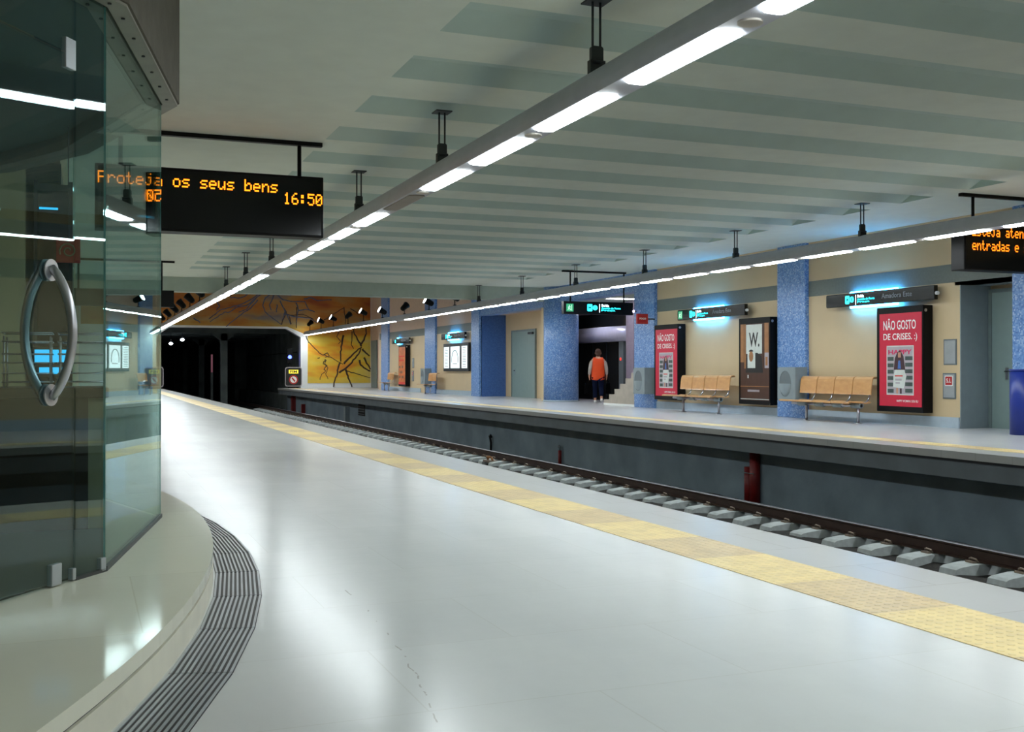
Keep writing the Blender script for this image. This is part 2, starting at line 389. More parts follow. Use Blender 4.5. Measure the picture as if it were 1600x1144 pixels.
def tag(o, label, cat, group=None, kind=None):
    o['label'] = label; o['category'] = cat
    if group: o['group'] = group
    if kind: o['kind'] = kind
    return o
def struct(o, label=None):
    o['kind'] = 'structure'
    if label: o['label'] = label
    return o
def thing(name, label, cat, loc=(0, 0, 0), rz=0, group=None):
    o = bpy.data.objects.new(name, None); COL.objects.link(o); o.empty_display_size = .1
    o.location = loc; o.rotation_euler = (0, 0, rz)
    return tag(o, label, cat, group)
def dup(root, loc=None, rz=None, label=None, group=None):
    def cp(o, par):
        c = o.copy(); COL.objects.link(c)
        if par: c.parent = par
        for ch in o.children: cp(ch, c)
        return c
    r = cp(root, None)
    if loc is not None: r.location = loc
    if rz is not None: r.rotation_euler = (0, 0, rz)
    if label: r['label'] = label
    if group: r['group'] = group
    return r
FARWALL = -pi / 2     # local x runs to the right along the far wall, local y into it
def text_mesh(txt, bold=0.0):
    cu = bpy.data.curves.new('lettering', 'FONT'); cu.body = txt; cu.offset = bold; cu.resolution_u = 3; cu.fill_mode = 'FRONT'
    o = bpy.data.objects.new('lettering', cu); COL.objects.link(o)
    dg = bpy.context.evaluated_depsgraph_get(); me = bpy.data.meshes.new_from_object(o.evaluated_get(dg))
    bpy.data.objects.remove(o); bpy.data.curves.remove(cu)
    return me
def put_text(mb, txt, x0, x1, z0, z1, y, k, bold=0.0):
    """lettering stretched to a rectangle of the x-z plane, facing -y"""
    me = text_mesh(txt, bold); X = [v.co.x for v in me.vertices]; Z = [v.co.y for v in me.vertices]
    a, b, c, d = min(X), max(X), min(Z), max(Z)
    mb.mesh(me, k, lambda q: (x0 + (q.x - a) / (b - a) * (x1 - x0), y, z0 + (q.y - c) / (d - c) * (z1 - z0)))
    bpy.data.meshes.remove(me)
def ray_dir(u, v):
    fw = Vector((sin(YAW) * cos(PITCH), cos(YAW) * cos(PITCH), sin(PITCH))); rt = Vector((cos(YAW), -sin(YAW), 0)); up = rt.cross(fw)
    return fw + rt * ((u - 800) / FPX) - up * ((v - 572) / FPX)
def on_end_wall(u, v, y):
    d = ray_dir(u, v); t = y / d.y; return (d.x * t, EYE + d.z * t)

# ------------------------------------------------------------------ dimensions
EDGE_N, EDGE_F, WALL_F = 4.25, 10.75, 15.0
CEIL, BEAM_Y, HALL, END_Y = 3.90, 34.4, 7.6, 65.0
TUBE_N, TUBE_F, TUBE_Z = 3.65, 12.3, 3.13
Y0 = -12.0
PIT = -1.38

# ------------------------------------------------------------------ platforms and track pit
b = MB(); b.box(-6, 3.24, Y0, END_Y, -.14, 0, 'floor'); struct(b.build('floor'), 'polished pale stone floor of the near platform')
b = MB(); b.box(3.24, 3.72, Y0, END_Y, -.14, .003, 'tactile'); struct(b.build('trim_1'), 'yellow studded warning strip on the near platform')
b = MB(); b.box(3.72, EDGE_N, Y0, END_Y, -.14, .0, 'kerb'); struct(b.build('trim_2'), 'grey stone border along the near platform edge')
b = MB(); b.box(3.45, EDGE_N - .05, Y0, END_Y, PIT, -.14, 'pit'); struct(b.build('wall_near_pit'))
b = MB(); b.box(EDGE_F, 11.30, Y0, END_Y, -.1, 0, 'kerb'); struct(b.build('trim_3'), 'pale border along the far platform edge')
b = MB(); b.box(11.30, 11.72, Y0, END_Y, -.1, .003, 'tactile'); struct(b.build('trim_4'), 'yellow warning strip on the far platform')
b = MB(); b.box(11.72, 19.6, Y0, END_Y, -.1, 0, 'floor_far'); struct(b.build('platform_floor'), 'polished stone floor of the far platform')
b = MB(); b.box(EDGE_F + .05, 11.9, Y0, END_Y, -.36, -.1, 'lip')
b.box(EDGE_F + .03, EDGE_F + .05, Y0, END_Y, -.135, -.1, 'dark'); struct(b.build('platform_lip'), 'grey concrete lip under the far platform edge')
b = MB(); b.box(11.32, 11.6, Y0, END_Y, PIT, -.36, 'pit'); struct(b.build('wall_far_pit'), 'recessed concrete wall under the far platform')
b = MB(); nx, ny = 26, 220; rnd = random.Random(3)
vs = [(4.1 + 7.4 * i / nx, Y0 + (112 - Y0) * j / ny, PIT + .06 + rnd.uniform(-.03, .03)) for j in range(ny + 1) for i in range(nx + 1)]
b.add(vs, [(j * (nx + 1) + i, j * (nx + 1) + i + 1, (j + 1) * (nx + 1) + i + 1, (j + 1) * (nx + 1) + i) for j in range(ny) for i in range(nx)], 'ballast')
struct(b.build('track_bed'), 'dark ballast bed between the platforms')

# ------------------------------------------------------------------ ceiling with transverse recesses
b = MB(); RX0, RX1, PER, DEP = 2.76, 12.9, 1.525, .12
b.quad((-6, Y0, CEIL), (-6, BEAM_Y, CEIL), (RX0, BEAM_Y, CEIL), (RX0, Y0, CEIL), 'ceil')
b.quad((RX1, Y0, CEIL), (RX1, BEAM_Y, CEIL), (19.6, BEAM_Y, CEIL), (19.6, Y0, CEIL), 'ceil')
y = 7.86 - 13 * PER; b.quad((RX0, Y0, CEIL), (RX0, y, CEIL), (RX1, y, CEIL), (RX1, Y0, CEIL), 'ceil')
while y < 31.5:
    m1, y1 = y + .5, y + .775; yn = y + PER if y + PER < 31.5 else BEAM_Y; z1 = CEIL + DEP
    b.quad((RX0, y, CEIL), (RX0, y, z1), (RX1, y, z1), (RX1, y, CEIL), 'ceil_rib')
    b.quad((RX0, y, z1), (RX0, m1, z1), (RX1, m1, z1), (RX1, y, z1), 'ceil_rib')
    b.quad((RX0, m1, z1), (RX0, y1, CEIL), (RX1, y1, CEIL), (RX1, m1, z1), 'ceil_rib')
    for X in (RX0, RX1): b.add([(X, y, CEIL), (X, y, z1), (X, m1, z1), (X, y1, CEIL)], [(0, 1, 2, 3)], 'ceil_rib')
    b.quad((RX0, y1, CEIL), (RX0, yn, CEIL), (RX1, yn, CEIL), (RX1, y1, CEIL), 'ceil')
    y += PER
b.box(-6, 19.6, Y0, BEAM_Y, CEIL + .2, CEIL + .35, 'ceil')
struct(b.build('ceiling'), 'pale ceiling with shallow transverse recesses')
b = MB(); b.box(-6, 19.6, BEAM_Y, BEAM_Y + .5, 3.455, HALL, 'beam'); struct(b.build('trim_5'), 'deep ceiling beam where the low ceiling ends')
b = MB(); b.box(-6, 19.6, BEAM_Y + .5, END_Y + .6, HALL, HALL + .2, 'ceil'); struct(b.build('ceiling_hall'))

# ------------------------------------------------------------------ far wall
def wall_run(name, y0, y1, z1, x=WALL_F):
    m = MB(); m.box(x, x + .3, y0, y1, 0, 2.70, 'beige'); m.box(x - .006, x + .3, y0, y1, 2.70, 3.04, 'band')
    m.box(x, x + .3, y0, y1, 3.04, z1, 'beige'); return struct(m.build(name))
wall_run('wall_far', 15.58, 28.1, CEIL)
wall_run('wall_far.001', Y0, 14.2, CEIL)
m = MB(); m.box(15.0, 15.3, 14.2, 15.58, 2.64, 2.70, 'beige'); m.box(14.994, 15.3, 14.2, 15.58, 2.70, 3.04, 'band'); m.box(15, 15.3, 14.2, 15.58, 3.04, CEIL, 'beige')
struct(m.build('wall_far_lintel'))
m = MB(); m.box(15.0, 15.3, 41.4, 57.6, 0, 2.70, 'beige'); m.box(14.994, 15.3, 41.4, 57.6, 2.70, 3.04, 'band'); m.box(15, 15.3, 41.4, 57.6, 3.04, HALL, 'pink')
struct(m.build('wall_far_hall'))
m = MB(); m.box(16.4, 16.6, 57.8, END_Y, 0, HALL, 'pink'); struct(m.build('wall_far_end'))
m = MB(); m.box(15.0, 16.6, 57.6, 57.8, 0, HALL, 'pink'); struct(m.build('wall_far_return'))
m = MB()
for y0, y1 in ((15.58, 20.05), (21.1, 26.9), (42.35, 47.3), (49.8, 55.5), (Y0, 13.2)): m.box(14.97, 15.0, y0, y1, 0, .20, 'base')
struct(m.build('baseboard_far'), 'pale skirting along the far wall')
# blue lintels over the two openings
m = MB(); m.box(14.95, 15.4, 28.1, 33.6, 3.36, CEIL, 'blue'); struct(m.build('trim_6'), 'blue mosaic lintel over the lift passage')
m = MB(); m.box(14.95, 15.4, 34.9, 41.4, 3.26, HALL, 'blue'); struct(m.build('trim_7'), 'blue mosaic lintel over the door recess')
# door recess with side walls
m = MB(); m.box(16.06, 16.3, 35.2, 41.6, 0, 3.3, 'beige'); m.box(15, 16.3, 35.0, 35.2, 0, 3.3, 'beige'); m.box(15, 16.3, 35.2, 41.4, 3.3, 3.45, 'pink'); struct(m.build('wall_recess'))
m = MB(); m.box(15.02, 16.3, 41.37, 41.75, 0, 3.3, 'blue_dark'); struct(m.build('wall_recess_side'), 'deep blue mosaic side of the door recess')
m = MB(); m.box(15.003, 15.75, 15.56, 15.75, 0, 2.64, 'grey'); m.box(15.72, 15.9, 14.0, 15.7, 0, 2.64, 'beige'); m.box(15.0, 15.9, 14.0, 15.7, 2.64, 2.75, 'grey')
m.box(15.0, 15.75, 14.1, 14.22, 0, 2.64, 'grey'); struct(m.build('wall_alcove'), 'grey lining of the right-hand door alcove')
def door(n, x, y0, y1, z1, hy):
    d = MB(); d.box(x - .05, x, y0, y1, 0, z1, 'door')
    o = d.build('door_%d' % n); o['kind'] = 'structure'; off = o.location
    f = MB(); w = .07
    for a, c, e, g in ((y0 - w, y0, 0, z1 + w), (y1, y1 + w, 0, z1 + w), (y0, y1, z1, z1 + w)): f.box(x - .07 - off.x, x - off.x, a - off.y, c - off.y, e, g, 'doorframe')
    f.build('door_frame', o)
    h = MB(); s = 1 if hy < (y0 + y1) / 2 else -1; Y = hy - off.y; X = x - .05 - off.x
    h.cyl((X, Y, 1.05), (X - .06, Y, 1.05), .014, 'dark', 8); h.cyl((X - .055, Y, 1.05), (X - .055, Y + s * .13, 1.05), .012, 'dark', 8)
    h.box(X - .008, X, Y - .03, Y + .03, .9, 1.12, 'steel'); h.build('door_handle', o)
    if n == 1:
        c = MB(); c.box(x - .12 - off.x, x - .05 - off.x, y0 + .1 - off.y, y0 + .55 - off.y, z1 - .13, z1 - .05, 'dark'); c.build('door_closer', o)
    return o
door(1, 16.06, 38.2, 40.55, 2.58, 40.25)
door(2, 15.72, 14.4, 15.48, 2.5, 15.13)
# lift passage
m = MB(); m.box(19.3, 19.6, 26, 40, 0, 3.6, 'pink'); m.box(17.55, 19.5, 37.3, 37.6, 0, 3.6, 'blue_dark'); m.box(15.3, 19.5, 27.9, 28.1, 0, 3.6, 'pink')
struct(m.build('wall_passage'))
m = MB(); m.box(15.3, 19.6, 28.0, 38, 3.40, 3.6, 'beam'); struct(m.build('ceiling_passage'))

# blue pillars
pil = [((13.2, 14.28), CEIL), ((20.05, 21.1), CEIL), ((26.9, 28.1), CEIL), ((41.4, 42.35), HALL), ((47.3, 49.8 - .9), HALL), ((55.5, 56.9), HALL)]
plab = ['blue mosaic pillar at the right edge beside the grey door alcove', 'blue mosaic pillar between the cinema poster and the second wooden bench',
        'blue mosaic pillar carrying the red flag sign beside the lift passage', 'pale blue mosaic pillar left of the recess with the grey door',
        'blue mosaic pillar left of the backlit map case', 'farthest blue mosaic pillar nearest the yellow mural']
for ((a, c), h), lb in zip(pil, plab):
    m = MB(); m.box(14.90, 15.25, a, c, 0, h, 'blue'); tag(m.build('mosaic_pillar', bevel=.02), lb, 'pillar')
m = MB(); m.cyl((15.27, 34.1, 0), (15.27, 34.1, CEIL), .6, 'blue', 40)
m.cyl((15.27, 34.1, 0), (15.27, 34.1, .05), .615, 'base', 40)
tag(m.build('round_column'), 'thick round blue mosaic column left of the lift passage', 'pillar')

# ------------------------------------------------------------------ end wall, mural, tunnel
TX0, TX1, TZ1, TZ2 = 3.9, 12.1, 3.52, 3.02
m = MB(); d = (0, .5, 0)
m.prism([(-6, END_Y, PIT), (TX0, END_Y, PIT), (TX0, END_Y, TZ2), (TX0 + .72, END_Y, TZ1), (TX0 + .72, END_Y, HALL), (-6, END_Y, HALL)], d, 'white')
m.prism([(TX0 + .72, END_Y, TZ1), (TX1 - .85, END_Y, TZ1), (TX1 - .85, END_Y, HALL), (TX0 + .72, END_Y, HALL)], d, 'white')
m.prism([(TX1 - .85, END_Y, TZ1), (TX1, END_Y, TZ2), (TX1, END_Y, PIT), (16.6, END_Y, PIT), (16.6, END_Y, HALL), (TX1 - .85, END_Y, HALL)], d, 'white')
struct(m.build('wall_end'), 'white end wall around the tunnel mouth')
mu = thing('wall_mural', 'yellow and orange wall painting with dark bare branches around the tunnel mouth', 'mural', (0, END_Y - .02, 0))
m = MB(); t = .015
m.box(TX1 + .42, 16.35, -t, .015, .28, HALL - .2, 'mural')
m.prism([(TX0 - 4, -t, TZ1 + .12), (TX1 - .8, -t, TZ1 + .12), (TX1 + .42, -t, TZ2 + .12), (TX1 + .42, -t, HALL - .2), (TX0 - 4, -t, HALL - .2)], (0, t + .015, 0), 'mural')
m.build('painted_field', mu)
def strokes(lst, sc, ox, oy, k, name, r):
    m = MB(); rn = random.Random(8)
    for st in lst:
        pts = []
        for i, (a, c) in enumerate(st):
            x, z = on_end_wall(ox + a / sc, oy + c / sc, END_Y - .04); pts.append(Vector((x, -.016, z)))
        fine = [pts[0]]
        for p, q in zip(pts, pts[1:]):
            for s in (.33, .66): fine.append(p.lerp(q, s) + Vector((rn.uniform(-.03, .03), 0, rn.uniform(-.03, .03))))
            fine.append(q)
        n = len(fine)
        m.tube([(p.x, p.y, p.z) for p in fine], [r * (1.15 - .5 * i / n) for i in range(n)], k, 5)
    for i, v in enumerate(m.v): m.v[i] = (v[0], -.016 + (v[1] + .016) * .35, v[2])
    o = m.build(name, mu); return o
A = [[(775, 350), (755, 460), (735, 560), (740, 680)], [(735, 690), (705, 770), (700, 830), (665, 920), (650, 1000)], [(720, 820), (780, 780), (850, 720), (920, 640), (980, 550), (1000, 500)],
     [(780, 710), (840, 640), (910, 570), (990, 510)], [(800, 780), (830, 860), (850, 920), (880, 1000)], [(1000, 490), (970, 440), (940, 380), (905, 320), (900, 250)],
     [(985, 470), (1030, 410), (1060, 330), (1045, 240)], [(1010, 520), (1050, 570), (1100, 610)], [(1030, 630), (1060, 700), (1110, 780)], [(975, 660), (985, 720), (1050, 770), (1110, 800)]]
strokes(A, 8, 440, 480, 'branch', 'branch_lines', .055)
B = [[(300, 345), (330, 420), (370, 470), (430, 530), (500, 590), (560, 610), (640, 640), (700, 680), (770, 715)], [(450, 640), (480, 630)], [(545, 650), (520, 710), (570, 730), (530, 780), (550, 800), (500, 840), (480, 910)],
     [(560, 660), (540, 700), (580, 760), (550, 830), (580, 900)], [(820, 800), (900, 820), (980, 845), (1060, 870), (1110, 880)], [(740, 280), (690, 370), (740, 430), (710, 460)], [(880, 300), (870, 470), (900, 520)],
     [(520, 600), (570, 570), (600, 610), (540, 625)], [(0, 215), (60, 60), (20, 0)], [(190, 0), (185, 260)], [(120, 210), (90, 100), (260, 90), (400, 150)], [(530, 160), (660, 80), (780, 10)], [(860, 20), (960, 90)], [(780, 0), (800, 180), (790, 240)]]
strokes(B, 8, 440, 480, 'branch', 'twig_lines', .028)
Cc = [[(900, 510), (800, 570), (700, 650), (620, 660), (520, 720), (470, 720), (400, 770), (320, 820)], [(860, 510), (760, 580), (640, 640), (540, 670), (440, 690), (380, 740), (310, 790)], [(820, 590), (740, 680), (640, 750), (560, 810), (490, 870)],
      [(760, 510), (640, 570), (540, 570), (530, 540)], [(810, 560), (700, 690), (620, 720)], [(960, 520), (900, 570), (870, 650), (890, 700), (920, 740), (1000, 800), (1070, 850)], [(985, 540), (940, 640), (960, 700)], [(1000, 520), (1080, 590), (1200, 610), (1310, 610), (1350, 690), (1410, 720)],
      [(1050, 600), (1090, 680), (1140, 790), (1165, 850)], [(1020, 640), (1015, 720)], [(1215, 620), (1240, 700), (1220, 820)], [(1110, 700), (1070, 810)], [(1100, 510), (1165, 550)], [(1300, 580), (1380, 570), (1440, 600), (1590, 590)],
      [(1100, 740), (1220, 770), (1360, 780), (1440, 830)], [(380, 590), (420, 650), (390, 700)], [(150, 780), (220, 830)], [(1240, 700), (1330, 690), (1410, 715)]]
strokes(Cc, 6.667, 280, 380, 'branch2', 'blue_branch_lines', .035)
# tunnel beyond
m = MB(); TE = 112
m.box(TX1, TX1 + .4, END_Y + .5, 88, PIT, 4.2, 'tunnel'); m.box(TX1 - .9, TX1 + .4, 88, TE, PIT, 4.2, 'tunnel')
m.box(3.3, TX0 - .2, END_Y + .5, TE, PIT, 4.2, 'tunnel'); m.box(3.3, TX1 + .4, END_Y + .5, TE, 3.75, 4.2, 'tunnel'); m.box(3.3, TX1 + .4, TE, TE + .3, PIT, 4.2, 'tunnel')
m.box(TX1 - .6, TX1, END_Y + .5, 88, PIT, -.4, 'tunnel')
for i in range(9): m.box(3.7, TX1, 69.5 + i * 4.6, 70.0 + i * 4.6, 3.35, 3.75, 'tunnel')
struct(m.build('tunnel'), 'dark concrete tunnel with transverse ribs')
m = MB(); m.tube([(TX1 - .05, 66 + 2 * i, 2.15 - .02 * (i % 3)) for i in range(12)], .03, 'black', 6); tag(m.build('tunnel_cable'), 'black cable running along the right tunnel wall', 'cable')
for i, yy in enumerate((69.8, 83.6, 97.4, 108)):
    m = MB(); m.box(8.0, 8.4, yy - .25, yy + .25, PIT, 3.4, 'tunnel'); m.prism([(7.4, yy - .25, 3.4), (8.0, yy - .25, 2.9), (8.4, yy - .25, 2.9), (9.0, yy - .25, 3.4)], (0, .5, 0), 'tunnel')
    tag(m.build('tunnel_column'), ['nearest', 'second', 'third', 'farthest'][i] + ' of the row of dark concrete columns inside the tunnel', 'column', 'columns down the middle of the tunnel')
for (u, v, yy, lb) in ((267, 537, 74, 'left small white lamp under the tunnel roof'), (285, 531, 70.9, 'right small white lamp under the tunnel roof')):
    x, z = on_end_wall(u, v, yy); m = MB(); m.cyl((x, yy, z + .1), (x, yy, 3.8), .015, 'black', 6); m.tube([(x - 1.3, yy, z + .1), (x + 1.3, yy, z + .1)], .012, 'dark', 6)
    t = thing('tunnel_lamp', lb, 'lamp', (x, yy, z)); q = MB(); q.cyl((0, 0, .1), (0, 0, 3.8 - z), .015, 'black', 6); q.tube([(-1.2, 0, .1), (1.2, 0, .1)], .012, 'dark', 6); q.build('suspension', t)
    q = MB(); q.sphere((0, 0, 0), .1, 'spot', 12, 8, (1.2, 1, .8)); q.build('bulb', t)
x, z = on_end_wall(331, 582, 72); m = MB(); m.cyl((x, 72, z), (x, 72, z + 1.15), .06, 'pinklamp', 10); m.box(x - .07, x + .07, 71.9, 72.1, PIT, z, 'tunnel')
tag(m.build('strip_lamp'), 'faint pink vertical strip lamp in the dark tunnel', 'lamp')

# ------------------------------------------------------------------ near side walls
m = MB(); m.box(-.5, -.2, 11.2, BEAM_Y, 0, CEIL, 'beige'); m.box(-.5, -.2, BEAM_Y, END_Y, 0, HALL, 'pink'); m.box(-6, -.2, 11.2, 11.5, 0, CEIL, 'beige')
m.box(-.5, -.192, 11.2, END_Y, 2.7, 3.04, 'band'); struct(m.build('wall_near'))
m = MB(); m.box(-6.3, -6, Y0, 11.5, 0, CEIL, 'beige'); struct(m.build('wall_left'))
m = MB(); m.box(-6.3, 19.6, Y0 - .3, Y0, PIT, CEIL, 'beige'); struct(m.build('light_stop_wall'))  # unseen wall added across the tracks to keep the light in

# ------------------------------------------------------------------ kiosk plinth and drain
PCX, PCY, PR = -9.31, 6.9, 10.0
def arc(r, y): return PCX + sqrt(r * r - (y - PCY) ** 2)
def arc_pts(r, a0, a1, n): return [(PCX + r * cos(a0 + (a1 - a0) * i / n), PCY + r * sin(a0 + (a1 - a0) * i / n)) for i in range(n + 1)]
A0, A1 = math.asin((-1.0 - PCY) / PR), math.asin((11.15 - PCY) / PR)
m = MB(); pl = arc_pts(PR - .012, A0, A1, 64)
def slab(m, pts, z0, z1, k): m.prism([(p[0], p[1], z0) for p in pts] + [(-5.9, pts[-1][1], z0), (-5.9, pts[0][1], z0)], (0, 0, z1 - z0), k)
slab(m, arc_pts(PR, A0, A1, 64), 0, .105, 'riser'); slab(m, pl, .105, .117, 'dark'); slab(m, arc_pts(PR, A0, A1, 64), .117, .17, 'plinth')
struct(m.build('plinth'), 'curved cream stone plinth under the glass kiosk')
ang = lambda y: math.asin((y - PCY) / 10.12)
ys = [2.0, 2.7, 3.35, 4.0, 4.65, 5.3, 5.93, 6.55, 7.2, 7.85, 8.5, 9.15, 9.8]
ordn = ['first', 'second', 'third', 'fourth', 'fifth', 'sixth', 'seventh', 'eighth', 'ninth', 'tenth', 'eleventh', 'twelfth', 'thirteenth', 'fourteenth', 'fifteenth', 'sixteenth', 'seventeenth', 'eighteenth', 'nineteenth', 'twentieth']
for i in range(len(ys) - 1):
    a, c = ang(ys[i] + .004), ang(ys[i + 1] - .004)
    P = lambda r, an: Vector((PCX + r * cos(an), PCY + r * sin(an), 0))
    base = (P(10.015, a) + P(10.235, c)) / 2
    t = thing('drain_grate', ('slotted steel drain grate along the plinth, %s from the bottom edge of the photo' % ordn[i - 2]) if i > 1 else 'slotted steel drain grate below the bottom edge of the photo', 'grate', (base.x, base.y, 0), 0, 'drain grates along the curved plinth')
    q = MB(); q.prism([P(10.012, a) - base, P(10.238, a) - base, P(10.238, c) - base, P(10.012, c) - base], (0, 0, .002), 'ink'); q.build('channel', t)  # black sheet laid on the floor, painting the shade between the slats
    q = MB(); n = 10
    for j in range(n + 1):
        r = 10.02 + .21 * j / n; w = .0048
        q.prism([P(r - w, a) - base, P(r + w, a) - base, P(r + w, c) - base, P(r - w, c) - base], (0, 0, .0055), 'panel')
    q.build('slats', t)

# ------------------------------------------------------------------ glass kiosk
KP = [(-1.75, 3.45), (-.50, 4.36), (-.035, 5.07), (.092, 5.25), (.446, 7.05), (.16, 8.08), (-.065, 8.9), (-.64, 9.94), (-1.6, 10.9)]
ks = thing('glass_kiosk', 'green-tinted glass kiosk on the curved plinth at the left', 'kiosk', (-1.2, 6.6, .17))
KO = Vector((-1.2, 6.6, .17))
def seg_box(m, p, q, half0, half1, z0, z1, k, ext=0.0, gap=0.0):
    p, q = Vector(p), Vector(q); d = (q - p).normalized(); n = Vector((d.y, -d.x)); p = p - d * ext + d * gap; q = q + d * ext - d * gap
    pts = [p + n * half0, q + n * half0, q + n * half1, p + n * half1]
    m.prism([(v.x - KO.x, v.y - KO.y, z0 - KO.z) for v in pts], (0, 0, z1 - z0), k)
for i, (p, q) in enumerate(zip(KP, KP[1:])):
    if i == 1: continue
    m = MB(); seg_box(m, p, q, -.006, .006, .18, 2.80, 'glass_dark' if i in (0, 2) else 'glass', gap=.004)
    m.build('pane', ks)
m = MB(); seg_box(m, KP[1], KP[2], -.006, .006, 2.44, 2.80, 'glass_dark', gap=.004); m.build('transom', ks)
dr = MB(); seg_box(dr, KP[1], KP[2], -.006, .006, .185, 2.43, 'glass_dark', gap=.008); dro = dr.build('kiosk_door', ks)
# edge strips of the thick glass, bottom channel, patch fittings
for p in (KP[3], KP[4]):
    m = MB(); m.box(p[0] - KO.x - .004, p[0] - KO.x + .004, p[1] - KO.y - .004, p[1] - KO.y + .004, .01, 2.55, 'glass_edge'); m.build('edge_strip', ks)
m = MB(); seg_box(m, KP[3], KP[4], -.012, .014, .17, .192, 'hang'); seg_box(m, KP[2], KP[3], -.012, .014, .17, .185, 'hang'); m.build('floor_channel', ks)
def patch(name, f, z0, z1, w, par=ks, a=KP[1], c=KP[2]):
    a, c = Vector(a), Vector(c); p = a.lerp(c, f); d = (c - a).normalized(); m = MB()
    seg_box(m, p - d * w, p + d * w, -.012, .014, z0, z1, 'panel'); return m.build(name, par, bevel=.003)
patch('patch_fitting', .84, .175, .265, .034); patch('patch_fitting', .985, .175, .225, .012); patch('patch_fitting', .95, 2.37, 2.50, .036)
patch('patch_fitting', .9, .175, .235, .018, ks, KP[2], KP[3])
# oval pull handle: two bows on round plates
dd = (Vector(KP[2]) - Vector(KP[1])).normalized(); nn = Vector((dd.y, -dd.x)); hc = Vector((-.13, 4.92)) 
hc = Vector(KP[1]) + dd * ((hc - Vector(KP[1])).dot(dd))
for s, nm in ((1, 'pull_handle'), (-1, 'pull_handle')):
    m = MB(); pts = []
    for i in range(25):
        a = -1 + 2 * i / 24; off = s * (.014 + .098 * (1 - a * a) ** .8 if abs(a) < 1 else s * 0 + .014)
        p = hc + nn * off; pts.append((p.x - KO.x, p.y - KO.y, 1.235 + .27 * a - KO.z))
    m.tube(pts, .0185, 'chrome', 12)
    for zc in (1.495, .975):
        p = hc + nn * (s * .007); q = hc + nn * (s * .016); m.cyl((p.x - KO.x, p.y - KO.y, zc - KO.z), (q.x - KO.x, q.y - KO.y, zc - KO.z), .046, 'chrome', 24)
        q2 = hc + nn * (s * .024); m.cyl((q.x - KO.x, q.y - KO.y, zc - KO.z), (q2.x - KO.x, q2.y - KO.y, zc - KO.z), .012, 'steel', 10)
    m.build(nm, dro)
# concrete bulkhead carrying the glass, with clamping plates and bolts
def offset_path(pts, o):
    out = []
    for i, p in enumerate(pts):
        p = Vector(p); a = (p - Vector(pts[i - 1])).normalized() if i else None; c = (Vector(pts[i + 1]) - p).normalized() if i < len(pts) - 1 else None
        na = Vector((a.y, -a.x)) if a else None; nc = Vector((c.y, -c.x)) if c else None
        n = (na + nc).normalized() if (na and nc) else (na or nc); k = 1 / max(.5, n.dot(na)) if (na and nc) else 1
        out.append(p + n * o * k)
    return out
bo, bi = offset_path(KP, .11), offset_path(KP, -.09)
m = MB()
for i in range(len(KP) - 1):
    m.prism([(bo[i].x, bo[i].y, 2.735), (bo[i + 1].x, bo[i + 1].y, 2.735), (bi[i + 1].x, bi[i + 1].y, 2.735), (bi[i].x, bi[i].y, 2.735)], (0, 0, CEIL - 2.735), 'concrete')
struct(m.build('bulkhead'), 'brown concrete bulkhead above the kiosk glass')
po, pi_ = offset_path(KP, .098), offset_path(KP, -.08); so, si = offset_path(KP, .012), offset_path(KP, -.012)
for i in range(2, 5):
    for A_, B_ in ((so, po), (pi_, si)):
        a0, a1, c0, c1 = A_[i], A_[i + 1], B_[i], B_[i + 1]; base = (a0 + c1) / 2
        t = thing('clamp_plate', ['%s steel clamping plate above the narrow side pane', '%s bolted steel clamping plate above the large front pane', '%s steel clamping plate above the rear pane'][i - 2] % ('outer' if A_ is so else 'inner'), 'plate', (base.x, base.y, 2.72), 0, 'clamping plates under the bulkhead')
        q = MB(); q.prism([(v.x - base.x, v.y - base.y, 0) for v in (a0, a1, c1, c0)], (0, 0, .013), 'plate'); q.build('strip', t)
        n = max(2, int((a1 - a0).length / .27))
        for j in range(n):
            p = (a0 + c0) / 2; r = (a1 + c1) / 2; w = p.lerp(r, (j + .5) / n) - base; q = MB(); q.cyl((w.x, w.y, -.006), (w.x, w.y, .001), .009, 'ink', 8); q.build('bolt_head', t)
m = MB(); ip = offset_path(KP, -.1)
m.prism([(p.x, p.y, 2.84) for p in ip] + [(-5.5, 10.9, 2.84), (-5.5, 3.45, 2.84)], (0, 0, .08), 'interior'); struct(m.build('ceiling_kiosk'))
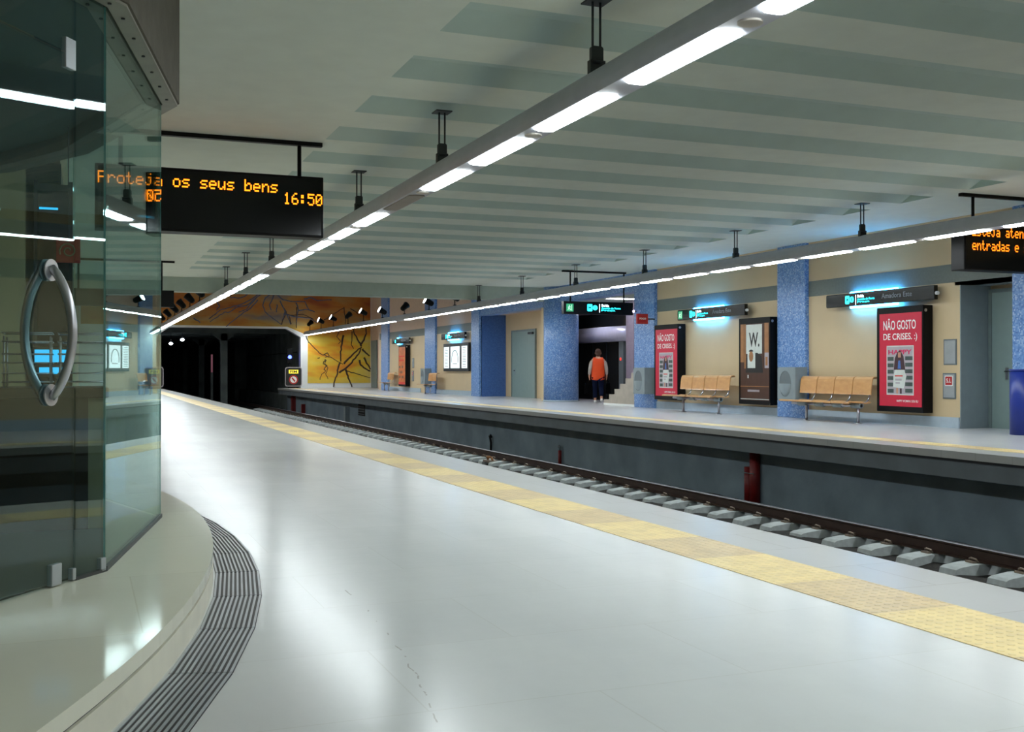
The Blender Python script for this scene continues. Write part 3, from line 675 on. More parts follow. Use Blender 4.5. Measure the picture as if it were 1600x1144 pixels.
# inside the kiosk
m = MB(); ip2 = offset_path(KP, -.03); m.prism([(p.x, p.y, .171) for p in ip2] + [(-5.5, 10.9, .171), (-5.5, 3.45, .171)], (0, 0, .008), 'kiosk_floor'); struct(m.build('floor_kiosk'), 'dark floor inside the kiosk')
t = thing('shop_counter', 'dark brown wooden counter inside the glass kiosk', 'counter', (-1.0, 6.9, .18))
q = MB(); q.box(-1.8, 1.03, -.3, .3, 0, .74, 'wood'); q.build('body', t)
q = MB(); q.box(-1.85, 1.14, -.34, .34, .74, .80, 'wood'); q.build('worktop', t, bevel=.008)
q = MB(); q.box(1.03, 1.12, -.28, .3, 0, .74, 'wood_lt'); q.build('end_panel', t)
for k, (xx, lb) in enumerate(((-.29, 'left chrome wire basket rack on the kiosk counter'), (.0, 'right chrome wire basket rack on the kiosk counter'))):
    t = thing('wire_rack', lb, 'rack', (xx, 6.85, .97), 0, 'wire racks on the kiosk counter'); q = MB()
    for cx in (-.12, .12):
        for cy in (-.14, .14): q = MB(); q.cyl((cx, cy, 0), (cx, cy, .30), .006, 'steel', 6); q.build('upright', t)
    for zz in (.04, .15, .27):
        q = MB()
        for s in (-1, 1): q.cyl((-.13, s * .15, zz), (.13, s * .15, zz), .004, 'steel', 6); q.cyl((-.13, s * .15, zz + .05), (.13, s * .15, zz + .05), .004, 'steel', 6); q.cyl((s * .13, -.15, zz), (s * .13, .15, zz), .004, 'steel', 6); q.cyl((s * .13, -.15, zz + .05), (s * .13, .15, zz + .05), .004, 'steel', 6)
        for j in range(7): q.cyl((-.105 + .035 * j, -.15, zz), (-.105 + .035 * j, .15, zz), .0025, 'steel', 5)
        q.build('basket', t)
t = thing('display_cabinet', 'tall dark display cabinet behind the kiosk counter', 'cabinet', (-.19, 8.35, .17)); q = MB(); q.box(-.11, .11, -.15, .15, 0, 2.2, 'ink'); q.box(-.125, -.10, -.16, -.15, 0, 2.22, 'dark'); q.box(.10, .125, -.16, -.15, 0, 2.22, 'dark'); q.build('carcass', t)
q = MB(); q.box(-.1, .1, -.165, -.15, .08, 2.15, 'darkglass'); q.build('glass_front', t)
q = MB(); q.box(-.09, .03, -.17, -.165, 2.02, 2.035, 'screen'); q.build('light_strip', t)
t = thing('monitor', 'small cyan-lit monitor on the kiosk counter behind the door handle', 'monitor', (-.17, 7.05, .97)); q = MB(); q.box(-.11, .11, 0, .03, .06, .25, 'black'); q.box(-.02, .02, .005, .02, 0, .07, 'black'); q.box(-.08, .08, -.05, .06, 0, .012, 'black'); q.build('casing', t, bevel=.004)
q = MB(); q.box(-.095, .095, -.003, 0, .155, .23, 'screen'); q.box(-.07, .07, -.003, 0, .085, .125, 'screen'); q.build('screen', t)
t = thing('spiral_sign', 'small dark red square sign with a tan spiral hanging inside the kiosk', 'sign', (-.09, 7.9, 1.88)); q = MB(); q.box(-.075, .075, 0, .012, -.08, .08, 'redsign'); q.build('board', t)
q = MB(); q.tube([((.012 + .0075 * i / 3) * cos(i * .55), -.004, (.012 + .0075 * i / 3) * sin(i * .55)) for i in range(19)], .005, 'spiral', 6); q.build('spiral', t)
q = MB(); q.cyl((0, .006, .08), (0, .006, .84), .004, 'dark', 6); q.build('cord', t)

# ------------------------------------------------------------------ light channels
def channel(X, label, ys, length, dead, disc_off):
    t = thing('light_channel', label, 'light', (X, 26, TUBE_Z)); L0, L1 = -36, 38.4
    prof = [(-.125, .0), (.125, .0)] + [(.14 * cos(R(a)), .035 + .195 * sin(R(a))) for a in range(5, 180, 10)]
    q = MB(); n = len(prof); q.add([(p[0], L0, p[1]) for p in prof] + [(p[0], L1, p[1]) for p in prof], [(i, i + n, i + 1 + n, i + 1) for i in range(1, n - 1)] + [(n - 1, 2 * n - 1, n, 0)], 'alu', True)
    q.add([(-.125, L0, 0), (.125, L0, 0), (.125, L1, 0), (-.125, L1, 0)], [(0, 3, 2, 1)], 'alu')
    q.add([(p[0], L0, p[1]) for p in prof], [tuple(range(n))], 'alu'); q.add([(p[0], L1, p[1]) for p in prof], [tuple(range(n))[::-1]], 'alu'); q.build('housing', t)
    for i, y in enumerate(ys):
        y -= 26; q = MB(); h = length / 2; k = 'dead' if i in dead else 'tube'; w = .092
        top = [(-w, -h + .05), (-w + .06, -h), (w - .02, -h), (w, -h + .03), (w, h - .03), (w - .02, h), (-w + .06, h), (-w, h - .05)]
        q.prism([(p[0], y + p[1], -.012) for p in top], (0, 0, .013), k)
        # wrap a little up the left flank of the housing
        o = q.build('diffuser', t)
        if i in dead: o['label'] = 'unlit diffuser'
        if i % 2 == disc_off and i < 30:
            q = MB(); q.cyl((0, y + .5 * (ys[1] - ys[0]), -.014), (0, y + .5 * (ys[1] - ys[0]), .001), .075, 'disc', 20); q.build('speaker_cover', t)
    return t
ny_ = [6.26 + 1.655 * k for k in range(-7, 36)]
fy_ = [12.84 + 1.55 * k for k in range(-11, 34)]
channel(TUBE_N, 'long grey fluorescent light channel hanging above the near platform edge', ny_, 1.27, (11, 17), 0)
channel(TUBE_F, 'long grey fluorescent light channel hanging above the far platform', fy_, 1.22, (31,), 1)
def hanger():
    h = CEIL - TUBE_Z
    t = thing('light_hanger', 'x', 'hanger')
    q = MB(); q.box(-.09, .09, -.09, .09, h - .012, h, 'hang'); q.build('ceiling_plate', t)
    for s in (-.032, .032):
        q = MB(); q.cyl((s, 0, .36), (s, 0, h - .01), .010, 'hang', 8); q.build('rod', t)
    q = MB(); q.rbox(-.05, .05, -.02, .02, .28, .42, 'hang', .02); q.box(-.062, .062, -.03, .03, .19, .31, 'hang'); q.cyl((-.05, -.04, .29), (.05, -.04, .29), .014, 'dark', 8); q.build('clamp', t)
    return t
h0 = None
for X, y0, n, nm in ((TUBE_N, 7.49, 7, 'near'), (TUBE_F, 14.98, 6, 'far')):
    for k in range(n):
        lb = '%s hanger from the camera holding up the %s light channel' % (ordn[k], nm)
        if h0 is None: h0 = hanger(); h0['label'] = lb; h0.location = (X, y0, TUBE_Z)
        else: dup(h0, (X, y0 + 3.84 * k, TUBE_Z), 0, lb)
        [o for o in COL.objects if o.name.startswith('light_hanger')][-1]['group'] = 'hangers of the light channels'
h0['group'] = 'hangers of the light channels'
# floodlights clamped on the channels in the tall hall
def flood(loc, d, lit, label, grp):
    t = thing('floodlight', label, 'floodlight', loc, 0, grp); d = Vector(d).normalized()
    q = MB(); q.tube([d * -.19, d * -.15, d * .08, d * .17], [.06, .10, .125, .15], 'black', 14); q.build('head', t)
    q = MB(); q.cyl(d * .165, d * .18, .132, 'spot' if lit else 'ink', 14); q.build('lens', t)
    q = MB(); q.cyl((0, 0, -.02), (0, 0, TUBE_Z + .24 - loc[2]), .018, 'black', 8); q.box(-.05, .05, -.04, .04, TUBE_Z + .232 - loc[2], TUBE_Z + .26 - loc[2], 'black'); q.build('bracket', t)
FY = [(63.2, 0), (60.0, 1), (56.8, 1), (53.4, 0), (50.2, 1), (46.7, 1), (43.2, 0), (39.8, 1), (36.7, 1)]
for k, (y, lit) in enumerate(sorted(FY)):
    flood((TUBE_F, y, 3.66 if y < 48 else 3.78), (-.88, .02, .45) if lit else (.55, .3, .45), lit, '%s black floodlight on top of the far light channel, %s' % (ordn[k], 'lit' if lit else 'unlit'), 'floodlights on the far light channel')
for k, y in enumerate((37.8, 41.3, 44.9, 48.4, 52.5, 56.4)):
    flood((TUBE_N, y, 3.68), (-.55, .35, .62), 0, '%s dark floodlight on top of the near light channel' % ordn[k], 'floodlights on the near light channel')

# ------------------------------------------------------------------ LED displays
F57 = {'P': '11110 10001 10001 11110 10000 10000 10000', 'r': '00000 00000 10110 11001 10000 10000 10000', 'o': '00000 00000 01110 10001 10001 10001 01110',
 't': '01000 01000 11100 01000 01000 01001 00110', 'e': '00000 00000 01110 10001 11111 10000 01110', 'j': '00010 00000 00110 00010 00010 10010 01100', 'a': '00000 00000 01110 00001 01111 10001 01111',
 's': '00000 00000 01111 10000 01110 00001 11110', 'u': '00000 00000 10001 10001 10001 10011 01101', 'b': '10000 10000 10110 11001 10001 10001 11110', 'n': '00000 00000 10110 11001 10001 10001 10001',
 '1': '00100 01100 00100 00100 00100 00100 01110', '6': '00110 01000 10000 11110 10001 10001 01110', '5': '11111 10000 11110 00001 00001 10001 01110', '0': '01110 10001 10011 10101 11001 10001 01110',
 ':': '00000 01100 01100 00000 01100 01100 00000', 'E': '11111 10000 10000 11110 10000 10000 11111', 'd': '00001 00001 01101 10011 10001 10001 01111', 'i': '00100 00000 01100 00100 00100 00100 01110', 'í': '00010 00100 00000 01100 00100 00100 01110'}
def led_text(t, txt, x0, ztop, px, pz, y, k):
    q = MB()
    for ci, ch in enumerate(txt):
        if ch == ' ': continue
        for r, row in enumerate(F57[ch].split()):
            for c, bit in enumerate(row):
                if bit == '1':
                    x = x0 + (ci * 6 + c) * px; z = ztop - r * pz
                    q.box(x, x + px * .92, y, y + .004, z - pz * .88, z, k)
    return q.build('led_text', t)
def led_sign(X0, X1, Y, z0, z1, label, lines, k):
    t = thing('led_display', label, 'display', ((X0 + X1) / 2, Y, z0)); w = (X1 - X0) / 2; h = z1 - z0
    q = MB(); q.box(-w, w, 0, .28, 0, h, 'black'); q.build('casing', t, bevel=.01)
    q = MB(); q.box(-w + .03, w - .03, -.006, .01, .03, h - .03, 'black_gloss'); q.build('front_glass', t)
    q = MB(); q.box(-w + .02, w + .0, .06, .14, CEIL - z0 - .05, CEIL - z0 + .0, 'black')
    q.build('ceiling_bar', t)
    for s in (-1, 1):
        q = MB(); q.cyl((s * (w - .28), .10, h), (s * (w - .28), .10, CEIL - z0 - .03), .025, 'black', 10); q.build('post', t)
    for (txt, dx, top, px, pz) in lines:
        at = 0
        for word in txt.split(' '): led_text(t, word, -w + dx + at * 6 * px, top, px, pz, -.012, k); at += len(word) + 1
    return t
led_sign(.13, 2.77, 13.37, 2.71, 3.46, 'black hanging information display reading Proteja os seus bens and 16:50', [('Proteja os seus bens', .03, .665, .0172, .0205), ('16:50', 2.15, .535, .0163, .0205)], 'led')
led_sign(12.99, 15.63 - .8, 13.40, 2.67, 3.46, 'black hanging information display at the right edge with orange text', [('Esteja atento', .16, .70, .0165, .023), ('entradas e s', .16, .475, .0165, .023)], 'led2')
t = thing('direction_sign', 'black hanging direction sign far along the near platform', 'sign', (.9, 29.4, 2.70)); q = MB(); q.box(-1.3, 1.3, 0, .2, 0, .43, 'black'); q.build('casing', t)
q = MB(); q.box(-1.32, 1.32, .06, .14, CEIL - 2.75, CEIL - 2.70, 'black'); q.build('ceiling_bar', t)
for s in (-1, 1): q = MB(); q.cyl((s * 1.0, .1, .43), (s * 1.0, .1, CEIL - 2.72), .025, 'black', 8); q.build('post', t)

# ------------------------------------------------------------------ pictogram signs
def exit_mark(q, x0, x1, z0, z1, y):
    q.box(x0, x1, y - .003, y, z0, z1, 'green'); w, h = x1 - x0, z1 - z0; y -= .003
    P = lambda a, c: (x0 + a * w, y - .002, z0 + c * h)
    q.sphere(P(.42, .78), .06 * h, 'exitwhite', 8, 6, (1, .1, 1))
    for a, c in (((.42, .68), (.36, .45)), ((.36, .45), (.22, .18)), ((.36, .45), (.55, .32)), ((.55, .32), (.52, .14)), ((.42, .64), (.6, .55)), ((.4, .62), (.24, .52))): q.cyl(P(*a), P(*c), .035 * h, 'exitwhite', 5)
    q.box(x0 + .72 * w, x0 + .78 * w, y - .003, y, z0 + .12 * h, z0 + .88 * h, 'exitwhite')
def picto_text(t, x, y, hz, z0, sub):
    q = MB(); q.rbox(x, x + .22 * hz / .3, y - .003, y, z0, z0 + hz, 'cyan', .02)
    put_text(q, 'M', x + .05 * hz / .3, x + .17 * hz / .3, z0 + hz * .3, z0 + hz * .72, y - .005, 'ink', .01); q.build('icon', t)
    q = MB(); c = x + .36 * hz / .3; q.cyl((c, y - .003, z0 + hz * .5), (c, y, z0 + hz * .5), hz * .36, 'cyan', 14); q.box(c - .015, c + .015, y - .005, y - .003, z0 + .3 * hz, z0 + .7 * hz, 'ink'); q.build('icon', t)
    q = MB(); q.box(x + .56 * hz / .3, x + .585 * hz / .3, y - .003, y, z0 - .03, z0 + hz * 1.03, 'cyan_white'); q.build('divider', t)
    q = MB(); x1 = x + .66 * hz / .3
    put_text(q, 'Saída', x1, x1 + .36 * hz / .3, z0 + hz * .68, z0 + hz * 1.02, y - .003, 'cyan_white', .015)
    put_text(q, sub[0], x1, x1 + .92 * hz / .3, z0 + hz * .34, z0 + hz * .6, y - .003, 'cyan', .012); put_text(q, sub[1], x1, x1 + .66 * hz / .3, z0, z0 + hz * .26, y - .003, 'cyan', .012); q.build('lettering', t)
t = thing('exit_sign', 'black hanging exit sign with cyan pictograms in front of the lift', 'sign', (13.72, 28.0, 2.66)); q = MB(); q.box(-1.1, 1.1, 0, .16, 0, .36, 'black'); q.build('casing', t, bevel=.008)
q = MB(); q.box(-1.12, .9, .04, .1, CEIL - 2.71, CEIL - 2.66, 'black'); q.build('ceiling_bar', t)
for s in (-.86, .84): q = MB(); q.cyl((s, .08, .36), (s, .08, CEIL - 2.68), .022, 'black', 8); q.build('post', t)
q = MB(); exit_mark(q, -1.02, -.80, .07, .29, -.002); q.build('exit_pictogram', t)
picto_text(t, -.36, -.002, .20, .09, ('Avenida de Roma', 'Praça'))
def wall_sign(yc, label, full=True):
    t = thing('station_sign', label, 'sign', (14.78, yc, 2.395), FARWALL, 'lit direction signs on the far wall'); w, h = 1.58, .27
    q = MB(); q.box(-w, w, 0, .09, 0, h, 'black_gloss'); q.build('casing', t, bevel=.006)
    q = MB(); q.box(-w, w, -.004, .0, .02, h - .02, 'darkglass'); q.build('front_glass', t)
    q = MB()
    for s in (-.9, .9): q.box(s - .03, s + .03, .09, .22, .1, .2, 'dark')
    q.build('wall_bracket', t)
    q = MB(); q.cyl((w, .05, .12), (w + .05, .05, .12), .035, 'white', 10); q.build('end_cap', t)
    a, c = (-.95, .45) if full else (-.95, -.7)
    for z, s in ((h - .01, 1), (.01, -1)):
        q = MB(); q.cyl((a, .135, z + s * .02), (c, .135, z + s * .02), .03, 'glow', 10); q.build('glow_tube', t)
    if full: picto_text(t, -.95, -.006, .17, .05, ('Avenida de Roma', 'Praça'))
    else:
        q = MB(); q.rbox(-.95, -.8, -.008, -.005, .05, .2, 'cyan', .02); q.build('icon', t)
    q = MB(); put_text(q, 'Amadora Este', .15, 1.0, .10, .2, -.006, 'signtext', .01); q.build('lettering', t)
    return t
s1 = wall_sign(23.82, 'lit station sign on the beige wall between the red poster and the cinema poster')
q = MB(); exit_mark(q, -1.53, -1.32, .03, .24, -.006); q.build('exit_pictogram', s1)
wall_sign(17.57, 'lit station sign above the second wooden bench and the nearest red poster')
wall_sign(44.4, 'lit station sign above the backlit map case')
wall_sign(52.7, 'dim station sign above the far orange poster', False)

# ------------------------------------------------------------------ posters
def poster_case(yc, label, grp='poster cases on the far wall'):
    t = thing('poster_case', label, 'poster', (14.75, yc, .26), FARWALL, grp); w, h = .645, 2.05
    q = MB(); q.box(-w, w, 0, .235, 0, h, 'black'); q.build('case', t, bevel=.012)
    q = MB(); q.cyl((w - .0, .06, h - .1), (w + .012, .06, h - .1), .03, 'steel', 12); q.build('lock', t)
    return t, w, h
def red_art(t, w, h):
    q = MB(); q.box(-w + .09, w - .03, -.006, 0, .11, h - .13, 'red'); q.build('poster_sheet', t)
    x0, x1 = -w + .09, w - .03; W = x1 - x0
    q = MB(); put_text(q, 'NÃO GOSTO', x0 + .1 * W, x0 + .87 * W, 1.60, 1.825, -.008, 'white', .012); put_text(q, 'DE CRISES. :)', x0 + .1 * W, x0 + .9 * W, 1.365, 1.53, -.008, 'white', .012)
    put_text(q, 'HAPPY WOMAN. SOU EU', x0 + .42 * W, x0 + .92 * W, .195, .24, -.008, 'white', .012); q.build('lettering', t)
    c = MB(); a, e = x0 + .18 * W, x0 + .82 * W; c.box(a, e, -.009, -.006, .33, 1.29, 'cream'); c.box(a + .02, e - .02, -.0095, -.009, .35, 1.27, 'mauve')
    for i in range(6):
        z = .37 + i * .125
        c.box(a + .03, a + .2, -.0105, -.0095, z, z + .075, 'olive'); c.box(e - .23, e - .03, -.0105, -.0095, z + .01, z + .085, 'olive')
    put_text(c, 'HAPPY', a + .05, e - .05, 1.12, 1.21, -.0105, 'magenta', .03)
    m_ = (a + e) / 2 - .02
    c.prism([(m_ - .17, -.0115, .48), (m_ + .13, -.0115, .46), (m_ + .2, -.0115, .70), (m_ + .12, -.0115, .84), (m_ - .1, -.0115, .84), (m_ - .16, -.0115, .7)], (0, .001, 0), 'cream')
    c.prism([(m_ - .15, -.012, .82), (m_ + .17, -.012, .82), (m_ + .12, -.012, 1.08), (m_ + .03, -.012, 1.2), (m_ - .05, -.012, 1.16), (m_ - .12, -.012, 1.04)], (0, .0005, 0), 'maroon')
    c.prism([(m_ - .03, -.013, 1.06), (m_ + .05, -.013, 1.06), (m_ + .05, -.013, 1.16), (m_ - .03, -.013, 1.16)], (0, .0005, 0), 'skin')
    c.prism([(m_ - .04, -.013, .84), (m_ + .05, -.013, .84), (m_ + .03, -.013, 1.0), (m_ - .02, -.013, 1.0)], (0, .0005, 0), 'blue_dark')
    c.box(m_ - .12, m_ + .1, -.013, -.0115, .69, .715, 'rose'); c.box(m_ - .11, m_ + .07, -.013, -.0115, .61, .65, 'mauve'); c.box(m_ - .1, m_ + .02, -.013, -.0115, .55, .58, 'mauve')
    c.box(m_ - .08, m_ - .03, -.0125, -.0115, .36, .47, 'skin'); c.box(m_ + .02, m_ + .07, -.0125, -.0115, .36, .46, 'maroon')
    c.build('magazine_cover', t)
t, w, h = poster_case(25.98, 'red advertising poster in a black case beside the blue pillar with the red sign'); red_art(t, w, h)
t, w, h = poster_case(16.89, 'nearest red advertising poster in a black case, right of the second bench'); red_art(t, w, h)
t, w, h = poster_case(21.8, 'brown cinema poster with a large letter W in a black case')
x0, x1 = -w + .09, w - .03
q = MB(); q.box(x0, x1, -.006, 0, .1, h - .14, 'brown'); q.build('poster_sheet', t)
q = MB(); q.box(x0, x0 + .14, -.008, -.006, 1.0, h - .14, 'tan'); q.box(x0 + .16, x0 + .22, -.008, -.006, .85, h - .14, 'tan'); q.box(x1 - .27, x1 - .2, -.008, -.006, 1.0, h - .14, 'brown'); q.box(x1 - .18, x1 - .02, -.008, -.006, 1.1, h - .14, 'tan')
q.box(x0 + .24, x1 - .28, -.009, -.006, 1.2, h - .16, 'cream'); q.box(x0, x1, -.009, -.006, .42, .435, 'tan'); q.box(x0, x1, -.009, -.006, .12, .135, 'cream')
q.prism([(x0 + .22, -.0095, .75), (x1 - .24, -.0095, .75), (x1 - .3, -.0095, 1.14), (x0 + .7, -.0095, 1.22), (x0 + .45, -.0095, 1.2), (x0 + .26, -.0095, 1.1)], (0, .001, 0), 'ink')
q.box(x0 + .3, x0 + .62, -.011, -.0095, .86, 1.24, 'cream'); q.prism([(x0 + .45 + .09 * cos(a * pi / 6), -.012, 1.14 + .13 * sin(a * pi / 6)) for a in range(12)], (0, .0005, 0), 'tan'); q.prism([(x0 + .45 + .095 * cos(a * pi / 6), -.0125, 1.25 + .05 * sin(a * pi / 6)) for a in range(7)], (0, .0005, 0), 'ink')
q.box(x1 - .17, x1 - .01, -.011, -.008, .86, 1.22, 'mauve'); q.box(x1 - .14, x1 - .05, -.012, -.011, .92, 1.12, 'tan'); q.box(x0 + .3, x0 + .34, -.011, -.009, .62, .7, 'cream'); q.build('picture', t)
q = MB(); put_text(q, 'W.', x0 + .36, x1 - .38, 1.36, 1.7, -.0105, 'ink', .02); q.build('lettering', t); q = MB()
for i in range(9): q.box(x0 + .30 + .055 * i, x0 + .34 + .055 * i, -.0095, -.006, .30, .35, 'mauve')
q.build('credit_line', t)
t, w, h = poster_case(52.25, 'far orange advertising poster in a black case near the yellow mural')
q = MB(); q.box(-w + .06, w - .06, -.006, 0, .1, h - .1, 'orange_poster'); q.build('poster_sheet', t)
q = MB(); q.box(-w + .15, w - .2, -.008, -.006, 1.45, 1.52, 'rose'); q.box(-w + .15, w - .3, -.008, -.006, 1.25, 1.33, 'rose'); q.box(-w + .06, w - .06, -.008, -.006, .1, .22, 'rose')
for i in range(9): q.box(-w + .16 + (i % 3) * .28, -w + .32 + (i % 3) * .28, -.008, -.006, .4 + (i // 3) * .25, .52 + (i // 3) * .25, 'tan' if i % 2 else 'olive')
q.build('picture', t)
t = thing('map_case', 'triptych of backlit maps in a dark case on the far wall', 'map', (14.88, 44.3, 1.02), FARWALL); q = MB(); q.box(-1.68, 1.68, 0, .10, 0, 1.2, 'dark'); q.build('case', t, bevel=.01)
for a, c in ((-1.58, -.88), (-.66, .55), (.82, 1.52)):
    q = MB(); q.box(a, c, -.006, 0, .13, 1.06, 'lit_map'); o = q.build('map_panel', t); q = MB()
    if c - a > 1:
        q.tube([(a + .6 + .42 * cos(R(x)), -.008, .5 + .4 * sin(R(x))) for x in range(-20, 201, 20)], .02, 'mapink', 5); q.box(a + .3, c - .3, -.009, -.006, .3, .33, 'mapink')
    else:
        for i in range(12): q.box(a + .12, c - .12 - .02 * (i % 3), -.009, -.006, .2 + .07 * i, .225 + .07 * i, 'mapink')
    q.build('map_print', t)

# ------------------------------------------------------------------ benches
def arc_strip(q, prof, x0, x1, th, k):
    """shell of constant thickness from a y-z profile"""
    P = [Vector(p) for p in prof]; N = []
    for i in range(len(P)):
        d = (P[min(i + 1, len(P) - 1)] - P[max(i - 1, 0)]).normalized(); N.append(Vector((-d.y, d.x)))
    lo = [p - n * th for p, n in zip(P, N)]; poly = P + lo[::-1]; n = len(P)
    vs = [(x0, p.x, p.y) for p in poly] + [(x1, p.x, p.y) for p in poly]; m = len(poly)
    fs = [(i, (i + 1) % m, m + (i + 1) % m, m + i) for i in range(m)]
    fs += [(i, m - 1 - i, m - 2 - i, i + 1) for i in range(n - 1)] + [(m + i, m + i + 1, m + m - 2 - i, m + m - 1 - i) for i in range(n - 1)]
    q.add(vs, fs, k)
def bench(nseat, loc, label):
    t = thing('platform_bench', label, 'bench', loc, FARWALL, 'wooden benches on the far platform'); p = .585; w0 = -nseat * p / 2
    sp = [(-.34, .405), (-.345, .425), (-.33, .44), (-.27, .445), (-.1, .432), (.08, .42), (.16, .425), (.2, .44)]
    bp = [(.215, .575), (.225, .65), (.235, .75), (.245, .83), (.255, .88), (.275, .915), (.31, .928), (.35, .92), (.37, .90)]
    for i in range(nseat):
        a = w0 + i * p; q = MB(); arc_strip(q, sp, a + .012, a + p - .012, .018, 'ply'); q.build('seat', t)
        q = MB(); arc_strip(q, bp, a + .012, a + p - .012, -.018, 'ply'); q.build('backrest', t)
    for i in range(nseat + 1):
        a = w0 + i * p
        if i: 
            q = MB(); q.tube([(a - .12, .08, .40), (a - .12, .18, .43), (a - .12, .245, .50), (a - .12, .27, .6), (a - .12, .272, .72)], .016, 'steel', 8); q.build('support_arm', t)
            q = MB(); q.cyl((a - .30, -.02, .36), (a + .02 - .04, -.02, .36), .055, 'grey', 14); q.build('seat_bracket', t)
    q = MB(); q.cyl((w0 + .05, -.02, .36), (-w0 - .02, -.02, .36), .032, 'steel', 12); q.build('beam', t)
    for s in (w0 + .55 if nseat > 2 else w0 + .3, -w0 - .12):
        q = MB(); q.cyl((s, -.02, 0), (s, -.02, .36), .03, 'steel', 12); q.cyl((s, -.02, 0), (s, -.02, .014), .075, 'steel', 16); q.build('leg', t)
bench(4, (14.37, 23.75, 0), 'four-seat wooden bench between the red poster and the cinema poster')
bench(4, (14.45, 18.75, 0), 'four-seat wooden bench in front of the blue pillar and nearest red poster')
bench(2, (14.4, 46.8, 0), 'small wooden bench below and left of the backlit map case')
bench(2, (14.5, 54.3, 0), 'farthest small wooden bench beside the orange poster')

# ------------------------------------------------------------------ litter bins
def litter_bin(yc, label, x=14.58, z0=.40):
    t = thing('litter_bin', label, 'bin', (x, yc, z0), FARWALL, 'grey wall bins on the far pillars'); w, h, dp = .33, .74, .32; n = 32; cx, cz, rx, rz = -.04, .37, .22, .29
    q = MB(); q.box(-w, w, .012, dp, 0, h, 'grey')
    el = [(cx + rx * cos(2 * pi * i / n), cz + rz * sin(2 * pi * i / n)) for i in range(n)]
    def rect(i):
        a = 2 * pi * i / n; c, s = cos(a), sin(a); k = 1 / max(abs(c) / w, abs(s) / (h / 2)); return (c * k, h / 2 + s * k)
    vs = [(p[0], 0, p[1]) for p in el] + [(rect(i)[0], 0, rect(i)[1]) for i in range(n)]
    q.add(vs, [(i, (i + 1) % n, n + (i + 1) % n, n + i)[::-1] for i in range(n)], 'grey')
    vs = [(p[0], 0, p[1]) for p in el] + [(p[0], .012, p[1]) for p in el]; q.add(vs, [(i, (i + 1) % n, n + (i + 1) % n, n + i) for i in range(n)], 'grey_dk')
    q.box(-w, -w + .002, 0, .012, 0, h, 'grey'); q.box(w - .002, w, 0, .012, 0, h, 'grey'); q.box(-w, w, 0, .012, h - .002, h, 'grey'); q.build('body', t)
    q = MB(); q.prism([(cx + rx * cos(pi * i / 16), .008, cz + rz * sin(pi * i / 16)) for i in range(17)], (0, .003, 0), 'grey_dk'); q.build('opening_shade', t)  # darker grey sheet painting the shade inside the oval opening
    q = MB(); ring = [[(cx + rx * .98 * cos(a) * f, .012 - .07 * sqrt(max(0, 1 - f * f)), cz + rz * .98 * sin(a) * f) for a in [pi + pi * i / 16 for i in range(17)]] for f in (1, .9, .75, .55, .3, .02)]
    vs = [p for r_ in ring for p in r_]; q.add(vs, [(r * 17 + i, r * 17 + i + 1, (r + 1) * 17 + i + 1, (r + 1) * 17 + i) for r in range(5) for i in range(16)], 'grey', True)
    q.prism([(cx + rx * .98 * f, .012 - .07 * sqrt(max(0, 1 - f * f)), cz) for f in [-1 + i / 8 for i in range(17)]], (0, 0, -.004), 'grey'); q.build('scoop', t)
    return t
litter_bin(20.3, 'grey wall bin with an oval opening on the pillar right of the cinema poster')
litter_bin(27.2, 'grey wall bin with an oval opening on the pillar left of the red poster')
litter_bin(48.15, 'far grey wall bin on the pillar beside the small bench')
m = MB(); m.cyl((14.55, 13.72, .0), (14.55, 13.72, 1.06), .2, 'bluebin', 24); m.cyl((14.55, 13.72, 1.06), (14.55, 13.72, 1.09), .21, 'bluebin', 24); tag(m.build('recycling_bin'), 'deep blue cylindrical bin at the right edge beside the alcove', 'bin')

# ------------------------------------------------------------------ wall fittings
def panel(y, z0, z1, label, sign=False, x=15.0, wd=.16):
    t = thing('wall_panel', label, 'panel', (x - .015, y, z0), FARWALL); q = MB(); q.box(-wd, wd, 0, .015, 0, z1 - z0, 'grey_dk'); q.build('frame', t)
    q = MB(); q.box(-wd + .025, wd - .025, -.006, 0, .025, z1 - z0 - .025, 'panel'); q.build('cover', t)
    if sign:
        q = MB(); h = z1 - z0; q.rbox(-.1, .1, -.010, -.006, h - .24, h - .05, 'white', .02); q.rbox(-.085, .085, -.012, -.010, h - .225, h - .065, 'redsign', .012); put_text(q, 'S.I.', -.06, .06, h - .18, h - .1, -.0135, 'white', .02); q.build('red_label', t)
panel(15.81, 1.17, 1.65, 'upper plain grey wall panel right of the nearest red poster'); panel(15.83, .54, 1.02, 'lower grey wall panel with a small red label', True)
panel(51.1, 1.17, 1.65, 'far upper grey wall panel beside the orange poster'); panel(51.15, .52, 1.03, 'far lower grey wall panel with a red label beside the orange poster', True)
m = MB(); m.box(16.33, 16.37, 63.4, 64.7, 0, 2.85, 'doorframe'); tag(m.build('service_panel'), 'tall grey service panel between the mural and the farthest pillar', 'panel')
t = thing('flag_sign', 'small red square sign sticking out from the blue pillar', 'sign', (14.52, 26.9, 2.36)); q = MB(); q.box(-.17, .17, -.04, .04, 0, .28, 'redsign'); q.build('board', t, bevel=.006)
q = MB(); put_text(q, 'FOGO', -.1, .1, .12, .17, -.042, 'white', .03); q.box(-.13, .13, -.043, -.041, .03, .04, 'rose'); q.box(-.13, .13, -.043, -.041, .24, .25, 'rose'); q.build('lettering', t)
q = MB(); q.box(.17, .4, -.015, .015, .12, .16, 'dark'); q.build('arm', t)
t = thing('dome_lamp', 'tiny pale violet dome lamp above the red flag sign', 'lamp', (14.83, 27.98, 2.77)); q = MB(); q.sphere((0, 0, 0), .038, 'dome_lamp', 10, 8); q.build('dome', t); q = MB(); q.cyl((0, 0, 0), (.075, 0, 0), .03, 'dark', 10); q.build('base', t)
